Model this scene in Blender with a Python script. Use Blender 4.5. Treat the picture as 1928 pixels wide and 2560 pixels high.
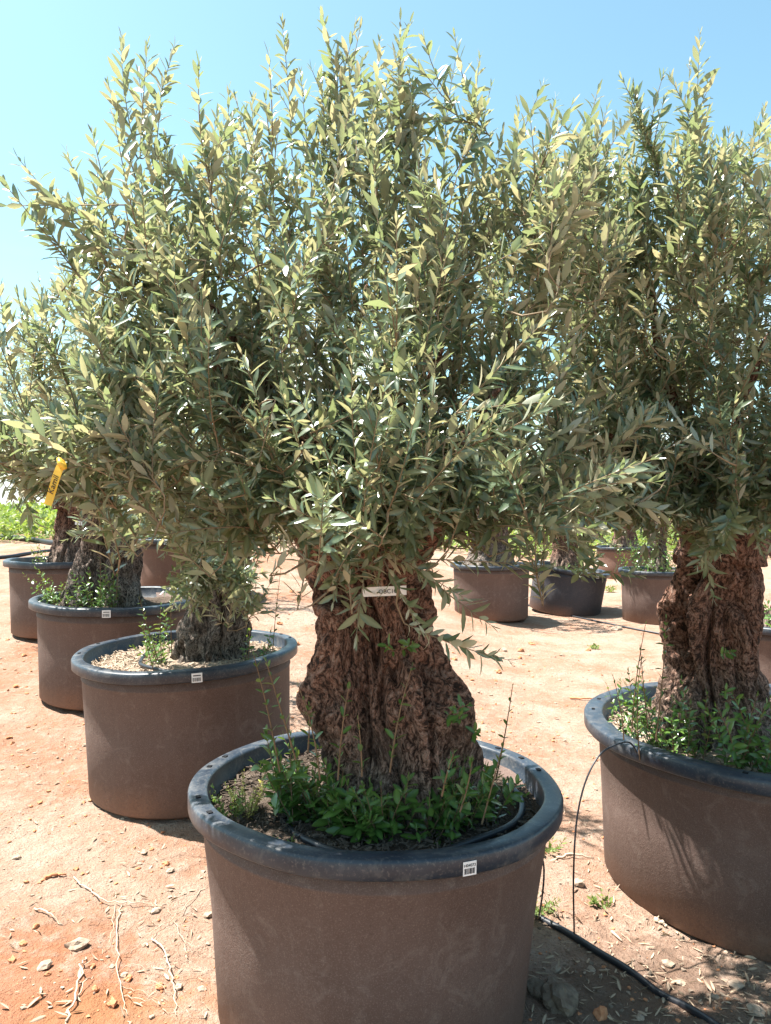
import bpy, bmesh, math
import numpy as np
from mathutils import Vector, Matrix, noise as mnoise

for o in list(bpy.data.objects):
    bpy.data.objects.remove(o)
scene = bpy.context.scene
COL = scene.collection

# ------------------------------------------------------------------ camera, sky, sun, exposure
F = 1926.0                      # focal length in photo pixels (1928 x 2560)
HC = 1.58                       # camera height
cam_d = bpy.data.cameras.new('camera')
cam = bpy.data.objects.new('camera', cam_d)
COL.objects.link(cam)
cam.location = (0, 0, HC)
cam.rotation_euler = (math.pi / 2, 0, 0)
cam_d.sensor_fit = 'VERTICAL'
cam_d.angle_y = 2 * math.atan(1280 / F)
cam_d.clip_start = 0.05
cam_d.clip_end = 2000
scene.camera = cam

SUN_EL = math.radians(64)
SUN_AZ = math.radians(-75)      # clockwise from +Y (camera looks along +Y): high, from the left and a little behind
world = bpy.data.worlds.new('World')
scene.world = world
world.use_nodes = True
wn = world.node_tree
wn.nodes.clear()
w_out = wn.nodes.new('ShaderNodeOutputWorld')
w_bg = wn.nodes.new('ShaderNodeBackground')
sky = wn.nodes.new('ShaderNodeTexSky')
sky.sky_type = 'NISHITA'
sky.sun_disc = False
sky.sun_elevation = SUN_EL
sky.sun_rotation = SUN_AZ % (2 * math.pi)
sky.altitude = 50
sky.air_density = 0.9
sky.dust_density = 1.2
sky.ozone_density = 1.0
w_bg.inputs['Strength'].default_value = 0.090
# a few low white clouds all round the horizon
w_tc = wn.nodes.new('ShaderNodeTexCoord')
w_sep = wn.nodes.new('ShaderNodeSeparateXYZ')
w_map = wn.nodes.new('ShaderNodeMapping')
w_map.inputs['Scale'].default_value = (3.2, 3.2, 7.0)
w_map.inputs['Location'].default_value = (0.35, 0.1, 0.2)
w_noise = wn.nodes.new('ShaderNodeTexNoise')
w_noise.inputs['Scale'].default_value = 1.0
w_noise.inputs['Detail'].default_value = 5
w_ramp = wn.nodes.new('ShaderNodeValToRGB')
w_ramp.color_ramp.elements[0].position = 0.50
w_ramp.color_ramp.elements[1].position = 0.66
w_band = wn.nodes.new('ShaderNodeMapRange')
w_band.inputs['From Min'].default_value = 0.30
w_band.inputs['From Max'].default_value = 0.10
w_mul = wn.nodes.new('ShaderNodeMath')
w_mul.operation = 'MULTIPLY'
w_mix = wn.nodes.new('ShaderNodeMixRGB')
w_mix.inputs['Color2'].default_value = (6.4, 6.5, 6.6, 1)
L = wn.links.new
L(w_tc.outputs['Generated'], w_map.inputs['Vector'])
L(w_map.outputs['Vector'], w_noise.inputs['Vector'])
L(w_noise.outputs['Fac'], w_ramp.inputs['Fac'])
L(w_tc.outputs['Generated'], w_sep.inputs['Vector'])
L(w_sep.outputs['Z'], w_band.inputs['Value'])
L(w_ramp.outputs['Color'], w_mul.inputs[0])
L(w_band.outputs['Result'], w_mul.inputs[1])
L(w_mul.outputs['Value'], w_mix.inputs['Fac'])
w_tint = wn.nodes.new('ShaderNodeMixRGB'); w_tint.blend_type = 'MULTIPLY'
w_tint.inputs['Fac'].default_value = 1.0
w_tint.inputs['Color2'].default_value = (0.89, 1.09, 0.90, 1)
L(sky.outputs['Color'], w_tint.inputs['Color1'])
L(w_tint.outputs['Color'], w_mix.inputs['Color1'])
L(w_mix.outputs['Color'], w_bg.inputs['Color'])
L(w_bg.outputs['Background'], w_out.inputs['Surface'])

sun_d = bpy.data.lights.new('sun', 'SUN')
sun_d.energy = 5.0
sun_d.angle = math.radians(0.53)
sun_d.color = (1.0, 0.955, 0.88)
sun = bpy.data.objects.new('sun', sun_d)
COL.objects.link(sun)
sdir = Vector((math.sin(SUN_AZ) * math.cos(SUN_EL), math.cos(SUN_AZ) * math.cos(SUN_EL), math.sin(SUN_EL)))
sun.rotation_euler = sdir.to_track_quat('Z', 'Y').to_euler()
sun.location = sdir * 30

vs = scene.view_settings
vs.view_transform = 'Standard'
vs.look = 'None'
vs.exposure = 1.86
vs.gamma = 1.0
vs.use_curve_mapping = False
scene.render.engine = 'CYCLES'
scene.cycles.max_bounces = 8
scene.cycles.transmission_bounces = 6

# ------------------------------------------------------------------ helpers
def rng(seed):
    return np.random.RandomState(seed)

def nrm(a):
    a = np.asarray(a, float)
    return a / np.maximum(np.linalg.norm(a, axis=-1, keepdims=True), 1e-9)

def sstep(a, b, x):
    t = np.clip((np.asarray(x, float) - a) / (b - a), 0, 1)
    return t * t * (3 - 2 * t)

def P(u, v, d):
    """photo pixel + depth -> world point"""
    return np.array([(u - 964) * d / F, d, HC - (v - 1280) * d / F])

def D(x, y, d):
    """the same for coordinates read off the 1666-wide view"""
    return P(x * 1.15726, y * 1.15726, d)

def softplus(x, k):
    return np.log1p(np.exp(np.clip(x * k, -40, 40))) / k

def gz(x, y):
    x = np.asarray(x, float); y = np.asarray(y, float)
    t = x / np.maximum(y, 2.0)
    wl = sstep(0.22, -0.2, t)
    zl = 0.105 * softplus(y - 3.3, 2.0)
    zl = zl / (1 + (zl / 1.12) ** 4) ** 0.25
    zr = 0.25 * sstep(5, 20, y) + 0.35 * sstep(18, 40, y)
    far = sstep(30, 120, y)
    z = wl * zl + (1 - wl) * zr
    return z * (1 - far) + 0.95 * far

def ground_at(u, v):
    """photo pixel -> point where its ray meets the ground"""
    d = 3.0
    for i in range(60):
        p = P(u, v, d)
        d2 = (HC - float(gz(p[0], p[1]))) * F / max(v - 1280, 5)
        d = 0.5 * d + 0.5 * d2
    p = P(u, v, d)
    p[2] = float(gz(p[0], p[1]))
    return p

def link(o, parent=None, loc=None):
    COL.objects.link(o)
    if parent is not None:
        o.parent = parent
    if loc is not None:
        o.location = loc
    return o

def tag(o, label=None, cat=None, group=None, kind=None):
    if label: o['label'] = label
    if cat: o['category'] = cat
    if group: o['group'] = group
    if kind: o['kind'] = kind
    return o

def empty(name, loc, label=None, cat=None, group=None):
    o = bpy.data.objects.new(name, None)
    o.empty_display_size = 0.1
    link(o, None, loc)
    return tag(o, label, cat, group)

def mesh_np(name, verts, tris=None, quads=None, mat=None, smooth=True, attr=None):
    """mesh from arrays; attr = dict name -> per-vertex float array"""
    verts = np.asarray(verts, np.float32).reshape(-1, 3)
    me = bpy.data.meshes.new(name)
    tris = np.zeros((0, 3), np.int32) if tris is None else np.asarray(tris, np.int32).reshape(-1, 3)
    quads = np.zeros((0, 4), np.int32) if quads is None else np.asarray(quads, np.int32).reshape(-1, 4)
    nt, nq = len(tris), len(quads)
    me.vertices.add(len(verts))
    me.vertices.foreach_set('co', verts.ravel())
    me.loops.add(nt * 3 + nq * 4)
    me.loops.foreach_set('vertex_index', np.concatenate([tris.ravel(), quads.ravel()]).astype(np.int32))
    me.polygons.add(nt + nq)
    ls = np.concatenate([np.arange(nt) * 3, nt * 3 + np.arange(nq) * 4]).astype(np.int32)
    me.polygons.foreach_set('loop_start', ls)
    me.update(calc_edges=True)
    me.polygons.foreach_set('use_smooth', np.full(nt + nq, smooth, bool))
    if attr:
        for k, a in attr.items():
            at = me.attributes.new(k, 'FLOAT', 'POINT')
            at.data.foreach_set('value', np.asarray(a, np.float32).ravel())
    if mat: me.materials.append(mat)
    me.validate()
    return me

class MB:
    """collects tubes / lathes / boxes into one mesh"""
    def __init__(self):
        self.v = []; self.q = []; self.t = []; self.n = 0
    def add(self, v, q=None, t=None):
        v = np.asarray(v, float).reshape(-1, 3)
        if q is not None and len(q): self.q.append(np.asarray(q, int) + self.n)
        if t is not None and len(t): self.t.append(np.asarray(t, int) + self.n)
        self.v.append(v); self.n += len(v)
    def tube(self, pts, rad, sides=6, cap=True):
        pts = np.asarray(pts, float); k = len(pts)
        rad = np.broadcast_to(np.asarray(rad, float), (k,))
        tg = np.gradient(pts, axis=0); tg = nrm(tg)
        ref = np.array([0.0, 0, 1]) if abs(tg[0][2]) < 0.9 else np.array([1.0, 0, 0])
        vs_ = []
        a = nrm(np.cross(tg[0], ref))
        for i in range(k):
            a = a - tg[i] * np.dot(a, tg[i]); a = nrm(a)
            b = np.cross(tg[i], a)
            th = np.arange(sides) * 2 * math.pi / sides
            vs_.append(pts[i] + rad[i] * (np.cos(th)[:, None] * a + np.sin(th)[:, None] * b))
        q = []
        for i in range(k - 1):
            for j in range(sides):
                j2 = (j + 1) % sides
                q.append((i * sides + j, i * sides + j2, (i + 1) * sides + j2, (i + 1) * sides + j))
        vv = np.concatenate(vs_)
        t = []
        if cap:
            vv = np.vstack([vv, pts[0], pts[-1]])
            c0, c1 = k * sides, k * sides + 1
            for j in range(sides):
                j2 = (j + 1) % sides
                t.append((c0, j2, j)); t.append((c1, (k - 1) * sides + j, (k - 1) * sides + j2))
        self.add(vv, q, t)
    def lathe(self, prof, seg=96):
        prof = np.asarray(prof, float); k = len(prof)
        th = np.arange(seg) * 2 * math.pi / seg
        v = np.stack([prof[:, 0][None] * np.cos(th)[:, None], prof[:, 0][None] * np.sin(th)[:, None],
                      np.broadcast_to(prof[:, 1][None], (seg, k))], -1).reshape(-1, 3)
        q = []
        for i in range(seg):
            i2 = (i + 1) % seg
            for j in range(k - 1):
                q.append((i * k + j, i2 * k + j, i2 * k + j + 1, i * k + j + 1))
        self.add(v, q)
    def box(self, c, ax, ay, az):
        c = np.asarray(c, float); ax = np.asarray(ax, float); ay = np.asarray(ay, float); az = np.asarray(az, float)
        v = [c + sx * ax + sy * ay + sz * az for sz in (-1, 1) for sy in (-1, 1) for sx in (-1, 1)]
        self.add(v, [(0, 2, 3, 1), (4, 5, 7, 6), (0, 1, 5, 4), (2, 6, 7, 3), (0, 4, 6, 2), (1, 3, 7, 5)])
    def mesh(self, name, mat, smooth=True, attr=None):
        return mesh_np(name, np.concatenate(self.v), np.concatenate(self.t) if self.t else None,
                       np.concatenate(self.q) if self.q else None, mat, smooth, attr)
    def build(self, name, mat, parent=None, loc=None, smooth=True, attr=None):
        return link(bpy.data.objects.new(name, self.mesh(name, mat, smooth, attr)), parent, loc)

def curve_pts(pts, n=8):
    """Catmull-Rom through the points"""
    pts = np.asarray(pts, float)
    p = np.vstack([2 * pts[0] - pts[1], pts, 2 * pts[-1] - pts[-2]])
    out = []
    for i in range(1, len(p) - 2):
        for s in np.linspace(0, 1, n, endpoint=False):
            a, b, c, d = p[i - 1], p[i], p[i + 1], p[i + 2]
            out.append(0.5 * (2 * b + (c - a) * s + (2 * a - 5 * b + 4 * c - d) * s * s + (3 * b - a - 3 * c + d) * s ** 3))
    out.append(pts[-1])
    return np.array(out)

# ------------------------------------------------------------------ materials
def new_mat(name):
    m = bpy.data.materials.new(name)
    m.use_nodes = True
    nt = m.node_tree
    nt.nodes.clear()
    return m, nt

def N(nt, t, **kw):
    n = nt.nodes.new(t)
    for k, v in kw.items():
        if k in n.inputs: n.inputs[k].default_value = v
        else: setattr(n, k, v)
    return n

def ramp(nt, src, stops):
    r = nt.nodes.new('ShaderNodeValToRGB')
    e = r.color_ramp.elements
    while len(e) < len(stops): e.new(0.5)
    for i, (p, c) in enumerate(stops):
        e[i].position = p
        e[i].color = (c[0], c[1], c[2], 1) if hasattr(c, '__len__') else (c, c, c, 1)
    nt.links.new(src, r.inputs['Fac'])
    return r.outputs['Color']

def mixc(nt, fac, a, b, blend='MIX'):
    m = nt.nodes.new('ShaderNodeMixRGB')
    m.blend_type = blend
    for sock, x in ((m.inputs['Fac'], fac), (m.inputs['Color1'], a), (m.inputs['Color2'], b)):
        if isinstance(x, bpy.types.NodeSocket): nt.links.new(x, sock)
        elif hasattr(x, '__len__'): sock.default_value = (x[0], x[1], x[2], 1)
        else: sock.default_value = x if sock.name == 'Fac' else (x, x, x, 1)
    return m.outputs['Color']

def math_n(nt, op, a, b=0.0):
    m = nt.nodes.new('ShaderNodeMath'); m.operation = op
    for i, x in enumerate((a, b)):
        if isinstance(x, bpy.types.NodeSocket): nt.links.new(x, m.inputs[i])
        else: m.inputs[i].default_value = x
    return m.outputs['Value']

def noise_n(nt, vec, scale, detail=4, rough=0.55, dist=0.0):
    n = N(nt, 'ShaderNodeTexNoise', Scale=scale, Detail=detail, Roughness=rough, Distortion=dist)
    nt.links.new(vec, n.inputs['Vector'])
    return n.outputs['Fac']

def scaled(nt, vec, s, loc=(0, 0, 0)):
    m = N(nt, 'ShaderNodeMapping')
    m.inputs['Scale'].default_value = s
    m.inputs['Location'].default_value = loc
    nt.links.new(vec, m.inputs['Vector'])
    return m.outputs['Vector']

def principled(nt, col, rough=0.8, spec=0.3, bump=None, bstr=0.3, bdist=0.01):
    b = nt.nodes.new('ShaderNodeBsdfPrincipled')
    if isinstance(col, bpy.types.NodeSocket): nt.links.new(col, b.inputs['Base Color'])
    else: b.inputs['Base Color'].default_value = (*col, 1)
    if isinstance(rough, bpy.types.NodeSocket): nt.links.new(rough, b.inputs['Roughness'])
    else: b.inputs['Roughness'].default_value = rough
    b.inputs['Specular IOR Level'].default_value = spec
    if bump is not None:
        bn = N(nt, 'ShaderNodeBump', Strength=bstr, Distance=bdist)
        nt.links.new(bump, bn.inputs['Height'])
        nt.links.new(bn.outputs['Normal'], b.inputs['Normal'])
    return b

def finish(nt, sh):
    o = nt.nodes.new('ShaderNodeOutputMaterial')
    nt.links.new(sh.outputs[0], o.inputs['Surface'])

def plain(name, col, rough=0.6, spec=0.4):
    m, nt = new_mat(name)
    v = N(nt, 'ShaderNodeTexCoord').outputs['Object']
    n = noise_n(nt, v, 30, 3)
    c = mixc(nt, n, [x * 0.8 for x in col], [min(1, x * 1.2) for x in col])
    finish(nt, principled(nt, c, rough, spec))
    return m

def leaf_mat(name, top0, top1, under0, under1, trans0, trans1, tfac=0.38, rough=0.34, spec=0.55):
    m, nt = new_mat(name)
    geo = N(nt, 'ShaderNodeNewGeometry')
    at = N(nt, 'ShaderNodeAttribute', attribute_name='rnd')
    oi = N(nt, 'ShaderNodeObjectInfo')
    r = math_n(nt, 'FRACT', math_n(nt, 'ADD', at.outputs['Fac'], oi.outputs['Random']))
    r = math_n(nt, 'POWER', r, 1.7)
    sp = N(nt, 'ShaderNodeAttribute', attribute_name='rib')
    rib = sp.outputs['Fac']
    ctop = mixc(nt, r, top0, top1)
    ctop = mixc(nt, math_n(nt, 'MULTIPLY', rib, 0.45), ctop, [min(1, x * 2.2 + 0.02) for x in top1])
    cund = mixc(nt, r, under0, under1)
    col = mixc(nt, geo.outputs['Backfacing'], ctop, cund)
    ctr = mixc(nt, r, trans0, trans1)
    pb = principled(nt, col, rough, spec)
    rg = math_n(nt, 'ADD', math_n(nt, 'MULTIPLY', geo.outputs['Backfacing'], 0.22), rough)
    nt.links.new(rg, pb.inputs['Roughness'])
    tr = N(nt, 'ShaderNodeBsdfTranslucent')
    nt.links.new(ctr, tr.inputs['Color'])
    mx = N(nt, 'ShaderNodeMixShader', Fac=tfac)
    nt.links.new(pb.outputs[0], mx.inputs[1]); nt.links.new(tr.outputs[0], mx.inputs[2])
    finish(nt, mx)
    return m

M_LEAF = leaf_mat('olive_leaf', (0.026, 0.058, 0.032), (0.100, 0.138, 0.080),
                  (0.29, 0.315, 0.245), (0.49, 0.45, 0.32), (0.26, 0.33, 0.125), (0.54, 0.475, 0.25), 0.36, 0.28, 1.0)
M_SHOOT = leaf_mat('basal_shoot_leaf', (0.026, 0.075, 0.016), (0.080, 0.145, 0.026),
                   (0.11, 0.16, 0.07), (0.17, 0.20, 0.08), (0.16, 0.26, 0.03), (0.26, 0.32, 0.05), 0.3, 0.28, 0.55)
M_WEED = leaf_mat('weed_leaf', (0.055, 0.11, 0.03), (0.15, 0.19, 0.06),
                  (0.14, 0.21, 0.07), (0.22, 0.27, 0.10), (0.22, 0.36, 0.04), (0.40, 0.45, 0.08), 0.35, 0.5, 0.3)
M_YWEED = leaf_mat('yellow_weed_leaf', (0.25, 0.27, 0.06), (0.45, 0.42, 0.14),
                   (0.3, 0.3, 0.12), (0.42, 0.4, 0.2), (0.4, 0.4, 0.06), (0.55, 0.5, 0.12), 0.35, 0.5, 0.3)

def bark(name, dark, mid, light, red_c, redness):
    m, nt = new_mat(name)
    v = N(nt, 'ShaderNodeTexCoord').outputs['Object']
    sep = N(nt, 'ShaderNodeSeparateXYZ'); nt.links.new(v, sep.inputs[0])
    warp = N(nt, 'ShaderNodeTexNoise', Scale=6.0, Detail=4.0)
    nt.links.new(v, warp.inputs['Vector'])
    w2 = N(nt, 'ShaderNodeVectorMath', operation='MULTIPLY_ADD')
    w2.inputs[1].default_value = (0.16, 0.16, 0.16)
    nt.links.new(warp.outputs['Color'], w2.inputs[0]); nt.links.new(v, w2.inputs[2])
    fib = scaled(nt, w2.outputs[0], (1, 1, 0.16))
    f1 = noise_n(nt, fib, 46, 6, 0.68)                           # long twisted fibres
    f2 = noise_n(nt, scaled(nt, w2.outputs[0], (1, 1, 0.45)), 85, 4, 0.65)   # short plates
    big = noise_n(nt, v, 5, 5, 0.6)
    fine = noise_n(nt, v, 150, 3, 0.7)
    hgt = math_n(nt, 'ADD', math_n(nt, 'MULTIPLY', sep.outputs['Z'], 1.1), math_n(nt, 'MULTIPLY', big, 1.1))
    red = ramp(nt, hgt, [(0.60, 0.0), (1.15, 1.0)])      # younger red bark higher up, weathered grey wood below
    c = mixc(nt, ramp(nt, big, [(0.38, 0.0), (0.62, 1.0)]), mid, light)
    c = mixc(nt, math_n(nt, 'MULTIPLY', red, redness), c, red_c)
    c = mixc(nt, math_n(nt, 'MULTIPLY', ramp(nt, f2, [(0.50, 0.0), (0.72, 1.0)]), 0.7), c, light)
    k1 = ramp(nt, f1, [(0.42, 0.0), (0.54, 1.0)])
    k2 = ramp(nt, f2, [(0.41, 0.0), (0.53, 1.0)])
    pick = ramp(nt, math_n(nt, 'ADD', math_n(nt, 'MULTIPLY', red, 0.6), math_n(nt, 'MULTIPLY', big, 0.6)), [(0.3, 0.0), (0.6, 1.0)])
    cr = mixc(nt, pick, k1, k2)
    cr = mixc(nt, 0.45, cr, mixc(nt, 1.0, k1, k2, 'MULTIPLY'))
    grit = ramp(nt, fine, [(0.36, 0.35), (0.52, 1.0)])
    cr = mixc(nt, 1.0, cr, grit, 'MULTIPLY')
    c = mixc(nt, cr, dark, c)
    bmp = math_n(nt, 'ADD', math_n(nt, 'ADD', math_n(nt, 'MULTIPLY', f1, 0.8), math_n(nt, 'MULTIPLY', f2, 0.8)), math_n(nt, 'MULTIPLY', fine, 0.2))
    finish(nt, principled(nt, c, 0.85, 0.2, bmp, 1.0, 0.022))
    return m
M_BARK = bark('olive_bark', (0.034, 0.020, 0.015), (0.21, 0.148, 0.115), (0.43, 0.335, 0.275), (0.30, 0.120, 0.070), 0.8)
M_BARK_GREY = bark('grey_olive_bark', (0.026, 0.020, 0.017), (0.18, 0.14, 0.115), (0.37, 0.32, 0.275), (0.22, 0.11, 0.075), 0.5)
M_TWIG = plain('twig_bark', (0.23, 0.17, 0.11), 0.8, 0.2)
M_STEM = plain('shoot_stem', (0.20, 0.12, 0.07), 0.7, 0.2)
M_DRY = plain('dry_wood', (0.42, 0.33, 0.25), 0.85, 0.15)
M_HOLLOW = plain('hollow_wood', (0.035, 0.025, 0.02), 0.95, 0.05)

def pot_wall(name, a, b, dust):
    m, nt = new_mat(name)
    v = N(nt, 'ShaderNodeTexCoord').outputs['Object']
    n1 = noise_n(nt, v, 3.0, 4)
    n2 = noise_n(nt, v, 260, 2)
    n3 = noise_n(nt, scaled(nt, v, (28, 28, 2.0)), 1.0, 4)
    n4 = noise_n(nt, v, 75, 4, 0.7)
    c = mixc(nt, ramp(nt, n1, [(0.3, 0.0), (0.7, 1.0)]), a, b)
    c = mixc(nt, math_n(nt, 'MULTIPLY', ramp(nt, n3, [(0.5, 0.0), (0.8, 1.0)]), 0.18), c, dust)
    n5 = noise_n(nt, v, 9, 6, 0.7, 1.5)
    c = mixc(nt, math_n(nt, 'MULTIPLY', ramp(nt, n5, [(0.54, 0.0), (0.66, 1.0)]), 0.45), c, dust)
    c = mixc(nt, math_n(nt, 'MULTIPLY', ramp(nt, n2, [(0.52, 0.0), (0.68, 1.0)]), 0.40), c, [x * 1.25 for x in dust])
    c = mixc(nt, math_n(nt, 'MULTIPLY', ramp(nt, n4, [(0.30, 1.0), (0.45, 0.0)]), 0.35), c, [x * 0.55 for x in a])
    sep = N(nt, 'ShaderNodeSeparateXYZ'); nt.links.new(v, sep.inputs[0])
    hz = math_n(nt, 'ADD', sep.outputs['Z'], math_n(nt, 'MULTIPLY', n1, 0.22))
    spl = ramp(nt, hz, [(0.08, 0.7), (0.27, 0.0)])           # dried mud splashed up from the ground
    spl = mixc(nt, ramp(nt, n4, [(0.35, 0.45), (0.65, 1.0)]), (0, 0, 0), spl)
    c = mixc(nt, spl, c, (0.26, 0.14, 0.085))
    bmp = math_n(nt, 'ADD', math_n(nt, 'MULTIPLY', n2, 0.5), n4)
    finish(nt, principled(nt, c, 0.72, 0.3, bmp, 0.5, 0.004))
    return m
M_WALL = pot_wall('dusty_brown_pot', (0.092, 0.058, 0.048), (0.122, 0.081, 0.069), (0.19, 0.145, 0.125))
M_WALL_D = pot_wall('dark_pot', (0.042, 0.042, 0.052), (0.060, 0.058, 0.068), (0.11, 0.10, 0.10))
M_WALL_R = pot_wall('reddish_pot', (0.13, 0.072, 0.055), (0.165, 0.095, 0.072), (0.24, 0.15, 0.115))

def rim_mat():
    m, nt = new_mat('black_rim_plastic')
    v = N(nt, 'ShaderNodeTexCoord').outputs['Object']
    n1 = noise_n(nt, v, 6, 4)
    n2 = noise_n(nt, v, 120, 3)
    c = mixc(nt, ramp(nt, n1, [(0.35, 0.0), (0.7, 1.0)]), (0.014, 0.021, 0.034), (0.028, 0.039, 0.056))
    c = mixc(nt, math_n(nt, 'MULTIPLY', ramp(nt, n2, [(0.55, 0.0), (0.75, 1.0)]), 0.55), c, (0.15, 0.14, 0.13))
    n3 = noise_n(nt, v, 14, 6, 0.7, 0.8)
    c = mixc(nt, math_n(nt, 'MULTIPLY', ramp(nt, n3, [(0.50, 0.0), (0.68, 1.0)]), 0.5), c, (0.13, 0.125, 0.12))
    r = ramp(nt, n3, [(0.3, 0.30), (0.7, 0.55)])
    finish(nt, principled(nt, c, r, 0.5, n2, 0.12, 0.002))
    return m
M_RIM = rim_mat()
M_HOLE = plain('dark_hole', (0.008, 0.008, 0.010), 0.7, 0.2)
M_HOSE = plain('black_hose', (0.018, 0.020, 0.026), 0.42, 0.5)
M_WHITE = plain('white_paper', (0.78, 0.75, 0.74), 0.5, 0.3)
M_INK = plain('black_ink', (0.02, 0.02, 0.025), 0.6, 0.2)
M_YELLOW = plain('yellow_plastic', (0.78, 0.45, 0.045), 0.45, 0.4)

def soil_mat(name, a, b, chip):
    m, nt = new_mat(name)
    v = N(nt, 'ShaderNodeTexCoord').outputs['Object']
    n1 = noise_n(nt, v, 9, 5, 0.65)
    n2 = noise_n(nt, v, 120, 5, 0.7)
    c = mixc(nt, ramp(nt, n1, [(0.35, 0.0), (0.65, 1.0)]), a, b)
    c = mixc(nt, ramp(nt, n2, [(0.52, 0.0), (0.70, 1.0)]), c, chip)
    finish(nt, principled(nt, c, 0.95, 0.1, n2, 1.0, 0.012))
    return m
M_SOIL = soil_mat('dark_potting_soil', (0.050, 0.036, 0.027), (0.10, 0.075, 0.058), (0.25, 0.20, 0.165))
M_SOIL_P = soil_mat('pale_potting_soil', (0.22, 0.16, 0.12), (0.36, 0.28, 0.21), (0.5, 0.42, 0.34))

def ground_mat():
    m, nt = new_mat('red_sandy_earth')
    v = N(nt, 'ShaderNodeNewGeometry').outputs['Position']
    n0 = noise_n(nt, v, 0.55, 5, 0.6, 0.4)
    n1 = noise_n(nt, scaled(nt, v, (1, 1, 1), (7, 3, 0)), 2.1, 6, 0.62, 0.3)
    n2 = noise_n(nt, v, 16, 6, 0.7)
    n3 = noise_n(nt, v, 95, 4, 0.7)
    c = mixc(nt, ramp(nt, n1, [(0.36, 0.0), (0.62, 1.0)]), (0.355, 0.202, 0.132), (0.420, 0.308, 0.236))
    c = mixc(nt, ramp(nt, n0, [(0.50, 0.0), (0.66, 0.65)]), c, (0.34, 0.150, 0.080))
    c = mixc(nt, math_n(nt, 'MULTIPLY', ramp(nt, n2, [(0.50, 0.0), (0.68, 1.0)]), 0.6), c, (0.47, 0.385, 0.315))
    c = mixc(nt, math_n(nt, 'MULTIPLY', ramp(nt, n3, [(0.30, 1.0), (0.46, 0.0)]), 0.75), c, (0.13, 0.068, 0.042))
    # bare stain of red earth, left of the front pot
    def blob(x, y, r, col, fac, c):
        d = N(nt, 'ShaderNodeVectorMath', operation='DISTANCE')
        d.inputs[1].default_value = (x, y, 0)
        nt.links.new(v, d.inputs[0])
        e = math_n(nt, 'ADD', d.outputs['Value'], math_n(nt, 'MULTIPLY', math_n(nt, 'SUBTRACT', n1, 0.5), 1.5 * r))
        e = math_n(nt, 'ADD', e, math_n(nt, 'MULTIPLY', math_n(nt, 'SUBTRACT', n2, 0.5), 1.2 * r))
        k = math_n(nt, 'MULTIPLY', ramp(nt, math_n(nt, 'DIVIDE', e, r), [(0.55, 1.0), (1.0, 0.0)]), fac)
        return mixc(nt, k, c, col)
    c = blob(-1.15, 2.45, 0.42, (0.345, 0.132, 0.062), 0.7, c)
    c = blob(-0.80, 2.20, 0.40, (0.37, 0.175, 0.085), 0.6, c)
    c = blob(1.05, 2.05, 0.95, (0.17, 0.12, 0.09), 0.75, c)      # darker grey-brown patch beside the front pots
    c = mixc(nt, 1.0, c, (0.84, 0.83, 0.84), 'MULTIPLY')
    hb = math_n(nt, 'ADD', math_n(nt, 'MULTIPLY', n2, 1.0), math_n(nt, 'MULTIPLY', n3, 0.35))
    finish(nt, principled(nt, c, 0.95, 0.08, hb, 1.0, 0.04))
    return m
M_GROUND = ground_mat()
def rock_mat(name, a, b, bs):
    m, nt = new_mat(name)
    v = N(nt, 'ShaderNodeTexCoord').outputs['Object']
    n1 = noise_n(nt, v, 1.6, 5, 0.65)
    n2 = noise_n(nt, v, 7, 4, 0.6)
    c = mixc(nt, ramp(nt, n1, [(0.35, 0.0), (0.65, 1.0)]), a, b)
    finish(nt, principled(nt, c, 0.95, 0.1, n2, bs, 0.06))
    return m
M_STONE_P = rock_mat('pale_stone', (0.27, 0.195, 0.14), (0.37, 0.29, 0.228), 0.25)
M_STONE_R = rock_mat('red_clod', (0.40, 0.16, 0.08), (0.50, 0.24, 0.13), 0.1)
M_STONE_G = rock_mat('grey_clod', (0.13, 0.095, 0.072), (0.22, 0.17, 0.13), 0.3)

M_CHIP = plain('bark_chip', (0.10, 0.078, 0.062), 0.9, 0.1)
# ------------------------------------------------------------------ ground
def warp_axis(lo, hi, dense_lo, dense_hi, step, grow):
    a = list(np.arange(dense_lo, dense_hi + 1e-6, step))
    s = step
    x = dense_hi
    while x < hi:
        s *= grow; x += s; a.append(x)
    s = step; x = dense_lo; b = []
    while x > lo:
        s *= grow; x -= s; b.append(x)
    return np.array(b[::-1] + a)

gx = warp_axis(-420, 420, -2.6, 2.6, 0.022, 1.07)
gy = warp_axis(-40, 600, 1.2, 4.2, 0.022, 1.055)
GX, GY = np.meshgrid(gx, gy)
GZ = gz(GX, GY)
fl = np.zeros(GX.size)
xr, yr = GX.ravel(), GY.ravel()
for i in range(GX.size):
    x, y = xr[i], yr[i]
    if -9 < x < 9 and -1 < y < 24:
        a = mnoise.noise((x * 1.3, y * 1.3, 3.0)) * 0.020 + mnoise.noise((x * 4.1, y * 4.1, 1.0)) * 0.010
        if -3.5 < x < 3.5 and y < 6:
            a += mnoise.fractal((x * 12, y * 12, 0.0), 1.0, 2.0, 4) * 0.009
        fl[i] = a
def roughness_at(x, y):
    a = mnoise.noise((x * 1.3, y * 1.3, 3.0)) * 0.020 + mnoise.noise((x * 4.1, y * 4.1, 1.0)) * 0.010
    return a + mnoise.fractal((x * 12, y * 12, 0.0), 1.0, 2.0, 4) * 0.009
def gtop(x, y):
    return float(gz(x, y)) + roughness_at(x, y)
GZ = GZ + fl.reshape(GX.shape)
ny, nx = GX.shape
idx = np.arange(nx * ny).reshape(ny, nx)
gq = np.stack([idx[:-1, :-1], idx[:-1, 1:], idx[1:, 1:], idx[1:, :-1]], -1).reshape(-1, 4)
ground = link(bpy.data.objects.new('ground', mesh_np('ground', np.stack([GX, GY, GZ], -1), None, gq, M_GROUND)))
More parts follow.
